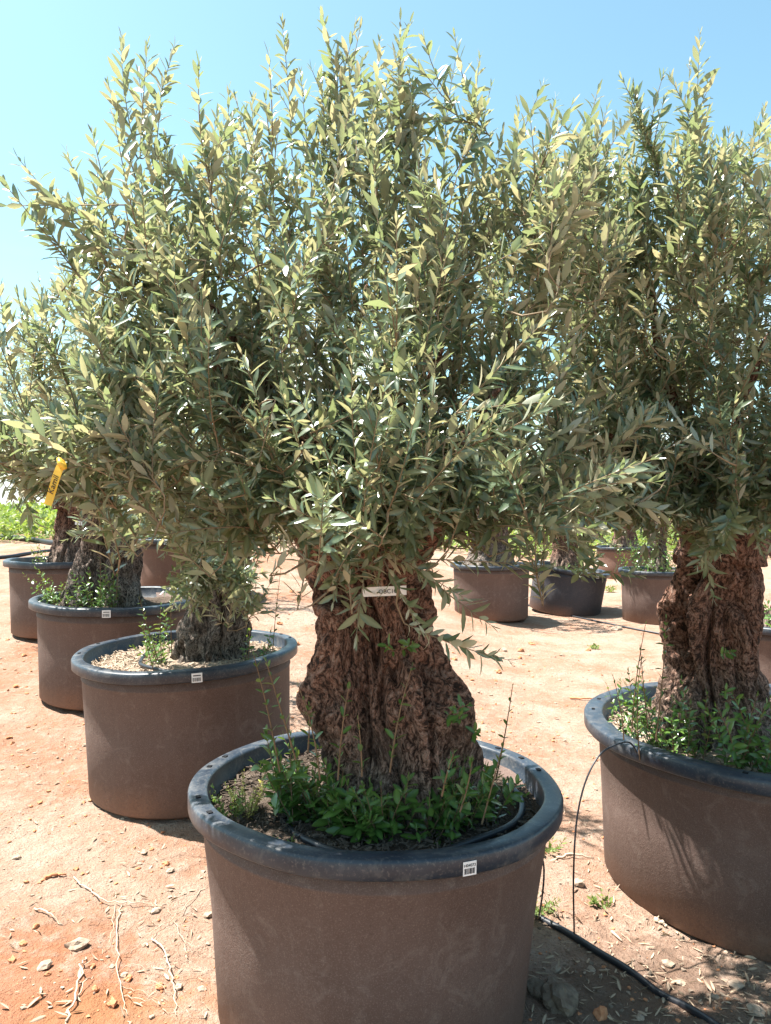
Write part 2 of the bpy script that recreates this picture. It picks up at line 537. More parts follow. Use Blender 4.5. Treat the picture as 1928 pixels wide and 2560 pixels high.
tag(ground, 'bare sunlit sandy red earth of the nursery yard', 'ground', kind='structure')

# ------------------------------------------------------------------ text meshes
def text_mesh(body, size, mat, shear=0.0):
    cu = bpy.data.curves.new('txt', 'FONT')
    cu.body = body; cu.size = size; cu.align_x = 'CENTER'; cu.align_y = 'CENTER'
    cu.extrude = 0.0003; cu.shear = shear; cu.resolution_u = 3
    ob = bpy.data.objects.new('txt', cu)
    COL.objects.link(ob)
    bpy.context.view_layer.update()
    dg = bpy.context.evaluated_depsgraph_get()
    me = bpy.data.meshes.new_from_object(ob.evaluated_get(dg))
    bpy.data.objects.remove(ob); bpy.data.curves.remove(cu)
    me.materials.clear(); me.materials.append(mat)
    return me

# ------------------------------------------------------------------ pots
POTS = {}
def make_pot(key, x, y, R, H, label, wall=M_WALL, soil=M_SOIL, tilt=(0, 0), seg=128, sticker=None, holes=(), soil_d=0.075, base_z=None, taper=0.965, chips=False, spin=0.0):
    bz = float(gz(x, y)) if base_z is None else base_z
    k = R / 0.6
    e = empty('plant_pot', (x, y, bz - 0.012), label, 'plant pot', 'large nursery pots')
    e.rotation_euler = (tilt[0], tilt[1], 0)
    ro, ri, rw = R, R - 0.060 * k, R - 0.046 * k
    rb = rw * taper
    m = MB()
    m.lathe([(0.02, 0.002), (rb - 0.02, 0.002), (rb, 0.02), (rb * 0.55 + rw * 0.45, H * 0.5), (rw - 0.003, H - 0.115), (rw + 0.001, H - 0.110), (rw + 0.001, H - 0.104), (rw - 0.002, H - 0.100), (rw, H - 0.040), (rw - 0.014, H - 0.040), (rb - 0.03, 0.03), (0.02, 0.03)], seg)
    m.build('wall', wall, e)
    r = MB()
    r.lathe([(rw + 0.002, H - 0.052), (ro - 0.006, H - 0.056), (ro, H - 0.050), (ro + 0.001, H - 0.010), (ro - 0.002, H - 0.004), (ro - 0.008, H),
             (ri + 0.008, H + 0.001), (ri + 0.002, H - 0.003), (ri, H - 0.009), (ri - 0.006, H - 0.11), (ri - 0.016, H - 0.11), (rw + 0.002, H - 0.052)], seg)
    rv = r.v[0]
    an = np.arctan2(rv[:, 1], rv[:, 0]); wp = rng(int(1000 * R + 77 * y)).uniform(0, 6.28, 6)
    fac = 1 + 0.006 * np.sin(2 * an + wp[0]) + 0.003 * np.sin(3 * an + wp[1]) + 0.0012 * np.sin(11 * an + wp[2])
    def warp_at(t):
        return (1 + 0.006 * math.sin(2 * t + wp[0]) + 0.003 * math.sin(3 * t + wp[1]) + 0.0012 * math.sin(11 * t + wp[2]),
                0.004 * math.sin(2 * t + wp[3]) + 0.002 * math.sin(7 * t + wp[4]))
    rv[:, 0] *= fac; rv[:, 1] *= fac; rv[:, 2] += 0.004 * np.sin(2 * an + wp[3]) + 0.002 * np.sin(7 * an + wp[4])
    r.build('rim', M_RIM, e)
    # soil
    rs = rng(len(POTS) + 5)
    nr, na = 26, 96
    rr = np.linspace(0.0, ri - 0.006, nr); th = np.arange(na) * 2 * math.pi / na
    v = []
    for a in rr:
        for t in th:
            px, py = a * math.cos(t), a * math.sin(t)
            z = H - soil_d + 0.020 * mnoise.noise((px * 6 + key.__hash__() % 7, py * 6, 2)) + 0.012 * mnoise.noise((px * 22, py * 22, 5)) + 0.02 * (1 - a / ri)
            v.append((px, py, z))
    q = [(i * na + j, (i) * na + (j + 1) % na, (i + 1) * na + (j + 1) % na, (i + 1) * na + j) for i in range(nr - 1) for j in range(na)]
    s = link(bpy.data.objects.new('soil', mesh_np('soil', v, None, [(a, d, c, b) for a, b, c, d in q], soil)), e)
    if chips:
        c = MB()
        for i in range(2600):
            a = (ri - 0.02) * math.sqrt(rs.uniform(0.12, 1)); t = rs.uniform(0, 6.283)
            p = np.array([a * math.cos(t), a * math.sin(t), H - soil_d + 0.012 + rs.uniform(-0.006, 0.012)])
            d1 = nrm(rs.normal(size=3) * (1, 1, 0.35)); d2 = nrm(np.cross(d1, rs.normal(size=3)))
            ln = rs.uniform(0.003, 0.016); w = rs.uniform(0.0012, 0.004)
            c.box(p, d1 * ln, d2 * w, np.cross(d1, d2) * 0.0012)
        o = c.build('soil_litter', M_CHIP if soil is M_SOIL else M_DRY, e, smooth=False)
        o['kind'] = 'stuff'
    for hd in holes:
        t = math.radians(hd)
        er = np.array([math.cos(t), math.sin(t), 0]); et = np.array([-math.sin(t), math.cos(t), 0])
        h = MB()
        h.box(er * ((ro + ri) / 2) + (0, 0, H + 0.001 + warp_at(t)[1]), er * 0.007, et * 0.009, np.array([0, 0, 0.003]))
        h.build('rim_slot', M_HOLE, e, smooth=False)
    if sticker:
        ang, w, hh, body = sticker
        t = math.radians(ang)
        er = Vector((math.cos(t), math.sin(t), 0)); et = Vector((-math.sin(t), math.cos(t), 0))
        st = MB()
        st.box((0, 0, 0), (w / 2, 0, 0), (0, hh / 2, 0), (0, 0, 0.0006))
        so = st.build('sticker', M_WHITE, e, smooth=False)
        rot = Matrix((et, Vector((0, 0, 1)), er)).transposed().to_4x4()
        so.matrix_local = Matrix.Translation(er * (ro * warp_at(t)[0] + 0.0032) + Vector((0, 0, H - 0.034 + warp_at(t)[1]))) @ rot
        if body:
            tm = link(bpy.data.objects.new('lettering', text_mesh(body, hh * 0.30, M_INK)), so)
            tm.location = (0, hh * 0.22, 0.0011)
        else:                                                      # too small to read in the photograph
            pl = MB(); pl.box((0, hh * 0.24, 0.0009), (w * 0.36, 0, 0), (0, hh * 0.05, 0), (0, 0, 0.0003))
            pl.build('print_line', M_INK, so, smooth=False)
        bb = MB(); rs2 = rng(77)
        xx = -w * 0.40
        while xx < w * 0.36:
            bw = rs2.choice([0.012, 0.018, 0.03]) * w
            bb.box((xx + bw / 2, -hh * 0.18, 0.0009), (bw / 2, 0, 0), (0, hh * 0.20, 0), (0, 0, 0.0003))
            xx += bw + rs2.choice([0.014, 0.022, 0.035]) * w
        bb.build('barcode', M_INK, so, smooth=False)
    POTS[key] = dict(x=x, y=y, z=bz, R=R, H=H, ri=ri, soil=bz - 0.012 + H - soil_d)
    return e

def uX(u, d): return (u - 964) * d / F

make_pot('M', uX(928, 2.52), 2.52, 0.60, 0.715, 'foremost brown tub with barcode sticker H04073 on its black rim', tilt=(0, math.radians(1.4)),
         sticker=(-66, 0.039, 0.036, 'H04073'), holes=(13, 25, 38, 200, 214, 160, 172), chips=True, seg=192, taper=0.885)
make_pot('R', uX(1950, 3.33), 3.33, 0.82, 0.685, 'wide brown tub with a hollow-trunked tree and thin feeder tube over its rim', tilt=(0, 0),
         soil=M_SOIL_P, holes=(235, 246, 165, 150), chips=True, seg=192)
make_pot('P3', uX(482, 4.26), 4.26, 0.60, 0.74, 'brown tub with pale dry soil directly behind the foremost tub', soil=M_SOIL_P, tilt=(math.radians(1.5), math.radians(-1.5)),
         sticker=(-72, 0.05, 0.045, ''), holes=(150, 165, 190, 20, 35), chips=True)
make_pot('P4', uX(295, 5.74), 5.74, 0.60, 0.71, 'brown tub holding the two-stemmed tree, rim streaked with leaf shadows', tilt=(math.radians(1.8), math.radians(0.8)),
         sticker=(-78, 0.055, 0.05, ''))
make_pot('P5', uX(180, 7.5), 7.5, 0.60, 0.70, 'brown tub beside the green weed bank, farthest of the left row', soil=M_SOIL_P)
make_pot('P6', uX(470, 9.0), 9.0, 0.60, 0.70, 'reddish tub half hidden behind the two-stemmed tree', wall=M_WALL_R, sticker=(-98, 0.05, 0.04, ''))
make_pot('C', uX(1228, 10.6), 10.6, 0.56, 0.74, 'pale brown tub next to the leaning dark tub', base_z=float(gz(uX(1228, 10.6), 10.6)))
make_pot('B', uX(1410, 11.5), 11.5, 0.58, 0.68, 'dark blue-grey tub leaning to one side', wall=M_WALL_D, tilt=(math.radians(3), math.radians(8)), sticker=(-62, 0.05, 0.05, ''))
make_pot('A', uX(1560, 16.2), 16.2, 0.60, 0.66, 'reddish tub farthest back near the weeds', wall=M_WALL_R)
make_pot('G', uX(1650, 10.7), 10.7, 0.56, 0.72, 'grey-brown tub overgrown with bright green shoots', wall=M_WALL)
make_pot('E', uX(1985, 6.2), 6.2, 0.60, 0.72, 'brown tub behind the hollow-trunked tree', wall=M_WALL)

# ------------------------------------------------------------------ leaves
def leaf_template(rows):
    """rows: list of (t, w); returns (t, s, w, rib) per vertex and faces (tris, quads)"""
    T, S, W, RB = [0.0], [0.0], [0.0], [1.0]
    q, t = [], []
    prev = None
    for (tt, w) in rows:
        i = len(T)
        T += [tt] * 3; S += [-1.0, 0.0, 1.0]; W += [w] * 3; RB += [0.0, 1.0, 0.0]
        if prev is None:
            t += [(0, i, i + 1), (0, i + 1, i + 2)]
        else:
            q += [(prev, i, i + 1, prev + 1), (prev + 1, i + 1, i + 2, prev + 2)]
        prev = i
    i = len(T); T.append(1.0); S.append(0.0); W.append(0.0); RB.append(0.6)
    t += [(prev, i, prev + 1), (prev + 1, i, prev + 2)]
    return np.array(T), np.array(S), np.array(W), np.array(RB), np.array(t), np.array(q)
TPL = {3: leaf_template([(0.20, 0.66), (0.50, 1.0), (0.80, 0.62)]),
       2: leaf_template([(0.32, 0.90), (0.70, 0.80)]),
       1: leaf_template([(0.48, 1.0)]),
       'broad': leaf_template([(0.22, 0.70), (0.55, 1.0), (0.84, 0.62)])}

def leaves_mesh(name, lv, tpl, mat, origin):
    """lv: dict of arrays pos, dir, nor, len, wid, curv, fold, rnd"""
    T, S, W, RB, t, q = TPL[tpl]
    n = len(lv['len']); k = len(T)
    d = nrm(lv['dir']); nn = lv['nor'] - d * np.sum(lv['nor'] * d, 1, keepdims=True); nn = nrm(nn)
    sd = np.cross(nn, d)
    ln = lv['len'][:, None]; wd = lv['wid'][:, None]
    al = ln * T[None]
    si = wd * S[None] * W[None]
    up = -lv['curv'][:, None] * ln * (T[None] ** 2) + lv['fold'][:, None] * np.abs(si)
    al = al - 0.35 * np.abs(lv['curv'][:, None]) * ln * T[None] ** 3 * np.minimum(1, np.abs(lv['curv'][:, None]))
    v = lv['pos'][:, None] + al[..., None] * d[:, None] + si[..., None] * sd[:, None] + up[..., None] * nn[:, None]
    v = v.reshape(-1, 3) - np.asarray(origin)
    off = (np.arange(n) * k)[:, None, None]
    tt = (t[None] + off).reshape(-1, 3)
    qq = (q[None] + off).reshape(-1, 4) if len(q) else None
    return mesh_np(name, v, tt, qq, mat, True, {'rnd': np.repeat(lv['rnd'], k), 'rib': np.tile(RB, n)})

# shared single-leaf meshes, six curvatures, unit length along X, normal Z
LEAF_VAR = []
for i, cv in enumerate((-0.05, 0.06, 0.16, 0.28, 0.42, 0.6)):
    lv = dict(pos=np.zeros((1, 3)), dir=np.array([[1.0, 0, 0]]), nor=np.array([[0, 0, 1.0]]), len=np.ones(1), wid=np.array([0.105]),
              curv=np.array([cv]), fold=np.array([0.3]), rnd=np.zeros(1))
    LEAF_VAR.append((cv, leaves_mesh('leaf', lv, 3, M_LEAF, (0, 0, 0))))

def shoot_leaves(rs, base, d0, bend, Lg, sp, llen, out, angle=(30, 66), wratio=(0.115, 0.165), bare=0.04, tipscale=0.45):
    """opposite leaf pairs along a curved shoot"""
    a = nrm(np.cross(d0, rs.normal(size=3)))
    s = bare * Lg
    k = 0
    while s < Lg:
        u = s / Lg
        p = base + d0 * s + bend * u * u * Lg
        tdir = nrm(d0 + 2 * bend * u)
        a2 = nrm(a - tdir * np.dot(a, tdir)); b2 = np.cross(tdir, a2)
        ph = k * math.pi / 2 + rs.normal() * 0.25
        side = math.cos(ph) * a2 + math.sin(ph) * b2
        for sg in (1, -1):
            if rs.rand() < 0.06: continue
            ang = math.radians(rs.uniform(*angle)) * (1 - 0.55 * max(0, u - 0.75) / 0.25)
            sd = side * sg
            ld = nrm(math.cos(ang) * tdir + math.sin(ang) * sd + rs.normal(size=3) * 0.10)
            ln = llen * rs.uniform(0.5, 1.2) * (1 - (1 - tipscale) * max(0, (u - 0.7) / 0.3)) * (0.75 + 0.25 * min(1, u / 0.25))
            nr = math.sin(ang) * tdir - math.cos(ang) * sd + np.array([0, 0, 0.3]) + rs.normal(size=3) * 0.42
            out['pos'].append(p); out['dir'].append(ld); out['nor'].append(nr)
            out['len'].append(ln); out['wid'].append(ln * rs.uniform(*wratio))
            out['curv'].append(rs.normal() * 0.10 + 0.10 + (0.35 if rs.rand() < 0.08 else 0)); out['fold'].append(rs.uniform(0.1, 0.5)); out['rnd'].append(rs.rand())
        s += sp * rs.uniform(0.6, 1.5); k += 1
    # terminal pair
    p = base + d0 * Lg + bend * Lg
    td = nrm(d0 + 2 * bend)
    for sg in (-1, 1):
        out['pos'].append(p); out['dir'].append(nrm(td + a * 0.22 * sg)); out['nor'].append(-a * sg + rs.normal(size=3) * 0.2)
        ln = llen * rs.uniform(0.35, 0.6)
        out['len'].append(ln); out['wid'].append(ln * 0.1); out['curv'].append(0.05); out['fold'].append(0.3); out['rnd'].append(rs.rand())

def new_lv(): return {k: [] for k in ('pos', 'dir', 'nor', 'len', 'wid', 'curv', 'fold', 'rnd')}
def arr_lv(lv): return {k: np.array(v, float) for k, v in lv.items()}
def sel_lv(lv, m): return {k: v[m] for k, v in lv.items()}

def pick_front(lv, n):
    """the n leaves that show largest: front-most in their patch of view, inside the frame"""
    mid = lv['pos'] + lv['dir'] * lv['len'][:, None] * 0.5
    d = mid[:, 1]
    u = 964 + mid[:, 0] * F / np.maximum(d, .1); v = 1280 - (mid[:, 2] - HC) * F / np.maximum(d, .1)
    ins = (u > 10) & (u < 1918) & (v > 10) & (v < 2550) & (d > 0.3)
    view = nrm(mid - np.array([0, 0, HC]))
    area = lv['len'] * lv['wid'] * np.abs(np.sum(nrm(lv['nor']) * view, 1)) / np.maximum(d, .1) ** 2
    cell = (u // 22).astype(int) * 10000 + (v // 22).astype(int)
    order = np.argsort(d)
    front = np.zeros(len(d), bool)
    seen = set()
    for i in order:
        if ins[i] and cell[i] not in seen:
            seen.add(cell[i]); front[i] = True
    area = np.where(front, area, -1)
    idx = np.argsort(-area)[:n]
    m = np.zeros(len(d), bool); m[idx] = area[idx] > 0
    return m

# ------------------------------------------------------------------ trees
def trunk_mesh(rows, seed, ntheta, nz, bumps=(), lobes=0.10, depth=0.85, rough=1.0):
    """rows: (z, xl, xr) silhouette, relative to the tree's base; bumps: (theta deg, z, amplitude, sigma theta deg, sigma z)"""
    rows = sorted(rows)
    zz = np.array([r[0] for r in rows]); xl = np.array([r[1] for r in rows]); xrr = np.array([r[2] for r in rows])
    rs = rng(seed)
    ph = rs.uniform(0, 6.28, 8)
    zs = np.linspace(zz[0], zz[-1], nz)
    pl = curve_pts(np.stack([zz, xl, xrr], 1), 10)
    L_ = np.interp(zs, pl[:, 0], pl[:, 1]); R_ = np.interp(zs, pl[:, 0], pl[:, 2])
    cx = (L_ + R_) / 2; rx = (R_ - L_) / 2
    th = np.arange(ntheta) * 2 * math.pi / ntheta
    v = np.zeros((nz, ntheta, 3))
    for i, z in enumerate(zs):
        f = np.ones(ntheta)
        tw = z * 0.9
        f += lobes * (np.cos(3 * th + ph[0] + tw) * 0.5 + np.cos(5 * th + ph[1] - 1.4 * tw) * 0.6 + np.cos(8 * th + ph[2] + 2 * tw) * 0.35)
        f += 0.35 * lobes * np.abs(np.cos(6.5 * th + ph[3] + 1.5 * tw))
        for (tb, zb, am, st, sz) in bumps:
            dth = (th - math.radians(tb) + math.pi) % (2 * math.pi) - math.pi
            pw = 6 if am < -0.5 else 2                           # holes get steep edges
            f += am * np.exp(-np.abs(dth / math.radians(st)) ** pw - abs((z - zb) / sz) ** pw)
        r0 = rx[i]
        x = r0 * f * np.cos(th); y = r0 * depth * f * np.sin(th)
        lo, hi = x.min(), x.max()
        x = np.where(x > 0, x * (R_[i] - cx[i]) / hi, x * (L_[i] - cx[i]) / lo) + cx[i]
        for j in range(ntheta):
            p = Vector((x[j], y[j], z))
            q = Vector((p.x * 1, p.y * 1, p.z * 0.55))
            nvl = mnoise.fractal(q * 6 + Vector((seed, 0, 0)), 1.0, 2.0, 3) * 0.042
            cell = mnoise.noise(q * 26 + Vector((seed, 3, 0)))
            cell2 = 1 - abs(mnoise.noise(q * 17 + Vector((0, seed, 0)))) * 2
            cell3 = 1 - abs(mnoise.noise(q * 48 + Vector((5, seed, 0)))) * 2
            q2 = Vector((p.x, p.y, p.z * 0.22))
            cell4 = 1 - abs(mnoise.noise(q2 * 11 + Vector((seed, 1, 4)))) * 2
            disp = nvl + rough * (0.009 * cell - 0.016 * max(0, cell2 - 0.5) - 0.009 * max(0, cell3 - 0.35) - 0.048 * max(0, cell4 - 0.6) / 0.4)
            v[i, j] = (x[j] + math.cos(th[j]) * disp, y[j] + math.sin(th[j]) * disp, z)
    vv = v.reshape(-1, 3)
    q = []
    for i in range(nz - 1):
        for j in range(ntheta):
            j2 = (j + 1) % ntheta
            q.append((i * ntheta + j, i * ntheta + j2, (i + 1) * ntheta + j2, (i + 1) * ntheta + j))
    top = np.array([[cx[-1], 0, zs[-1] + 0.02]])
    vv = np.vstack([vv, top])
    t = [((nz - 1) * ntheta + j, (nz - 1) * ntheta + (j + 1) % ntheta, nz * ntheta) for j in range(ntheta)]
    return vv, q, t, cx[-1], rx[-1]

TREES = {}
def make_tree(key, label, base, rows, root, lobes, nshoots, seed, llen=0.062, sp=0.022, tpl=2, picks=0, tips=(), limbs=6,
              bumps=(), tres=(96, 90), barkm=M_BARK, shoot_len=(0.16, 0.36), limb_r=0.06, flute=0.10, group='potted olive trees', low_droop=True, depth=0.85, stubs=()):
    base = np.asarray(base, float); root = np.asarray(root, float)
    rs = rng(seed)
    e = empty('olive_tree', tuple(base), label, 'olive tree', group)
    vv, q, t, tcx, trx = trunk_mesh(rows, seed, tres[0], tres[1], bumps, flute, depth)
    link(bpy.data.objects.new('trunk', mesh_np('trunk', vv, t, q, barkm)), e)
    rtop = base + (tcx, 0, rows_top(rows))
    # limbs
    nodes = []; 
    cen = np.average([l[0] for l in lobes], axis=0, weights=[l[2] for l in lobes])
    targets = []
    for i in range(limbs):
        l = lobes[i % len(lobes)]
        ang = rs.uniform(0, 6.28)
        targets.append(np.asarray(l[0]) + np.asarray(l[1]) * np.array([math.cos(ang) * 0.45, math.sin(ang) * 0.45, rs.uniform(-0.2, 0.5)]))
    for tg in targets:
        off = nrm((tg - rtop) * (1, 1, 0)) * trx * 0.55
        p0 = rtop + off + (0, 0, -0.12); p1 = rtop + off * 1.7 + (0, 0, 0.10)
        p2 = 0.5 * (p1 + tg) + rs.normal(size=3) * 0.06; 
        pts = curve_pts([p0, p1, p2, tg], 7)
        rad = np.interp(np.linspace(0, 1, len(pts)), [0, 0.3, 0.45, 1], [limb_r * 1.25, limb_r, limb_r * 0.32, limb_r * 0.10])
        pj = pts.copy(); pj[2:-1] += rs.normal(size=pj[2:-1].shape) * 0.006
        m = MB(); m.tube(pj - base, rad * (1 + 0.12 * rs.normal(size=len(rad))), 10)
        m.build('limb', barkm, e)
        nodes += list(pts[len(pts) // 3:])
    for sp_ in stubs:
        a0 = rtop + nrm((np.asarray(sp_) - rtop) * (1, 1, 0)) * trx * 0.5 + (0, 0, -0.15)
        pts = curve_pts([a0, 0.55 * a0 + 0.45 * np.asarray(sp_) + (0, 0, 0.03), np.asarray(sp_)], 8)
        m = MB(); m.tube(pts - base, np.linspace(limb_r * 1.55, limb_r * 1.1, len(pts)) * (1 + 0.08 * rs.normal(size=len(pts))), 18)
        me = m.mesh('sawn_limb', barkm)
        link(bpy.data.objects.new('sawn_limb', me), e)
    # shoots
    shoots = []
    w = np.array([l[2] for l in lobes], float); w /= w.sum()
    def aim(tip, spread):
        o = nrm(tip - root)
        up = 0.80
        if low_droop and tip[2] < root[2] + 0.10: up = 0.10
        elif low_droop and tip[2] < root[2] + 0.35: up = 0.42
        return nrm(o * 0.75 + np.array([0, 0, up]) + rs.normal(size=3) * spread), up
    made = 0
    while made < nshoots * 0.66:                                  # leafy sprays: several shoots from one branch end
        l = lobes[rs.choice(len(lobes), p=w)]
        u = nrm(rs.normal(size=3))
        tip = np.asarray(l[0]) + np.asarray(l[1]) * u * rs.rand() ** (1 / 3.2)
        dc, up = aim(tip, 0.35)
        stem = rs.uniform(0.22, 0.42)
        b0 = tip - dc * stem
        for k in range(rs.randint(5, 10)):
            f = rs.rand()
            d = nrm(dc + rs.normal(size=3) * (0.45 - 0.25 * f))
            Lg = rs.uniform(*shoot_len) * (1 - 0.35 * f)
            bend = np.array([0, 0, rs.uniform(-0.06, 0.16)]) + rs.normal(size=3) * 0.11
            if up < 0.2: bend[2] = -rs.uniform(0.0, 0.18)
            shoots.append((b0 + dc * stem * f, d, bend, Lg)); made += 1
    while made < nshoots:                                         # filling inside the crown
        l = lobes[rs.choice(len(lobes), p=w)]
        u = nrm(rs.normal(size=3))
        tip = np.asarray(l[0]) + np.asarray(l[1]) * u * rs.rand() ** (1 / 2.4) * 0.85
        d, up = aim(tip, 0.5)
        Lg = rs.uniform(*shoot_len)
        bend = np.array([0, 0, rs.uniform(0.0, 0.12)]) + rs.normal(size=3) * 0.05
        if up < 0.2: bend[2] = -rs.uniform(0.0, 0.18)
        shoots.append((tip - d * Lg - bend * Lg, d, bend, Lg)); made += 1
    for (tip, dr, Lg) in tips:
        d = nrm(np.asarray(dr, float) + rs.normal(size=3) * 0.05)
        bend = rs.normal(size=3) * 0.05
        shoots.append((np.asarray(tip) - (d + bend) * Lg, d, bend, Lg))
    shoots.sort(key=lambda s: np.linalg.norm(s[0] - root))
    nd = np.zeros((len(nodes) + 3 * len(shoots) + 10, 3)); nn_ = len(nodes); nd[:nn_] = nodes
    tw = MB(); out = new_lv()
    sides = 4 if tpl > 1 else 3
    for (b, d, bend, Lg) in shoots:
        dist = np.linalg.norm(nd[:nn_] - b, axis=1)
        br = np.linalg.norm(b - root)
        pen = np.linalg.norm(nd[:nn_] - root, axis=1) - br
        j = int(np.argmin(dist + np.maximum(0, pen) * 1.5))
        a = nd[j]
        mid = 0.5 * (a + b) + d * (-0.12) * np.linalg.norm(b - a)
        ss = np.linspace(0, 1, 5)[1:]
        pts = [a, mid, b] + [b + d * s * Lg + bend * s * s * Lg for s in ss]
        r0 = 0.0024 + 0.008 * min(1, np.linalg.norm(b - a) / 0.6)
        tw.tube(np.array(pts) - base, [r0 * 0.9, r0 * 0.6, 0.0022, 0.0019, 0.0016, 0.0012, 0.0008], sides, False)
        nd[nn_] = mid; nd[nn_ + 1] = b; nd[nn_ + 2] = pts[4]; nn_ += 3
        shoot_leaves(rs, b, d, bend, Lg, sp, llen, out)
        # a few leaves on the connecting twig
        if rs.rand() < 0.5 and np.linalg.norm(b - mid) > 0.08:
            shoot_leaves(rs, mid, nrm(b - mid), np.zeros(3), np.linalg.norm(b - mid) * 0.9, sp * 2.0, llen * 0.85, out, tipscale=1.0)
    tw.build('twigs', M_TWIG, e)['kind'] = 'stuff'
    lv = arr_lv(out)
    if picks:
        m = pick_front(lv, picks)
        pk = sel_lv(lv, m); lv = sel_lv(lv, ~m)
        dd = nrm(pk['dir']); nn2 = nrm(pk['nor'] - dd * np.sum(pk['nor'] * dd, 1, keepdims=True)); sd = np.cross(nn2, dd)
        for i in range(len(pk['len'])):
            cv = pk['curv'][i]
            me = min(LEAF_VAR, key=lambda c: abs(c[0] - cv))[1]
            o = bpy.data.objects.new('leaf', me)
            s = pk['len'][i]; ws = pk['wid'][i] / 0.105
            mt = Matrix(((dd[i][0] * s, sd[i][0] * ws, nn2[i][0] * s, pk['pos'][i][0] - base[0]),
                         (dd[i][1] * s, sd[i][1] * ws, nn2[i][1] * s, pk['pos'][i][1] - base[1]),
                         (dd[i][2] * s, sd[i][2] * ws, nn2[i][2] * s, pk['pos'][i][2] - base[2]), (0, 0, 0, 1)))
            link(o, e); o.matrix_local = mt
    fo = link(bpy.data.objects.new('foliage', leaves_mesh('foliage', lv, tpl, M_LEAF, base)), e)
    fo['kind'] = 'stuff'
    TREES[key] = e
    print('tree', key, 'leaves', len(lv['len']))
    return e

def rows_top(rows): return max(r[0] for r in rows)

def rows_d(lst, d, base):
    """silhouette read from the 1666-wide view -> rows relative to base"""
    out = []
    for (y, xl, xr_) in lst:
        a = D(xl, y, d); b = D(xr_, y, d)
        out.append((a[2] - base[2], a[0] - base[0], b[0] - base[0]))
    return out

def C(x, y, d): return D(x, y, d)

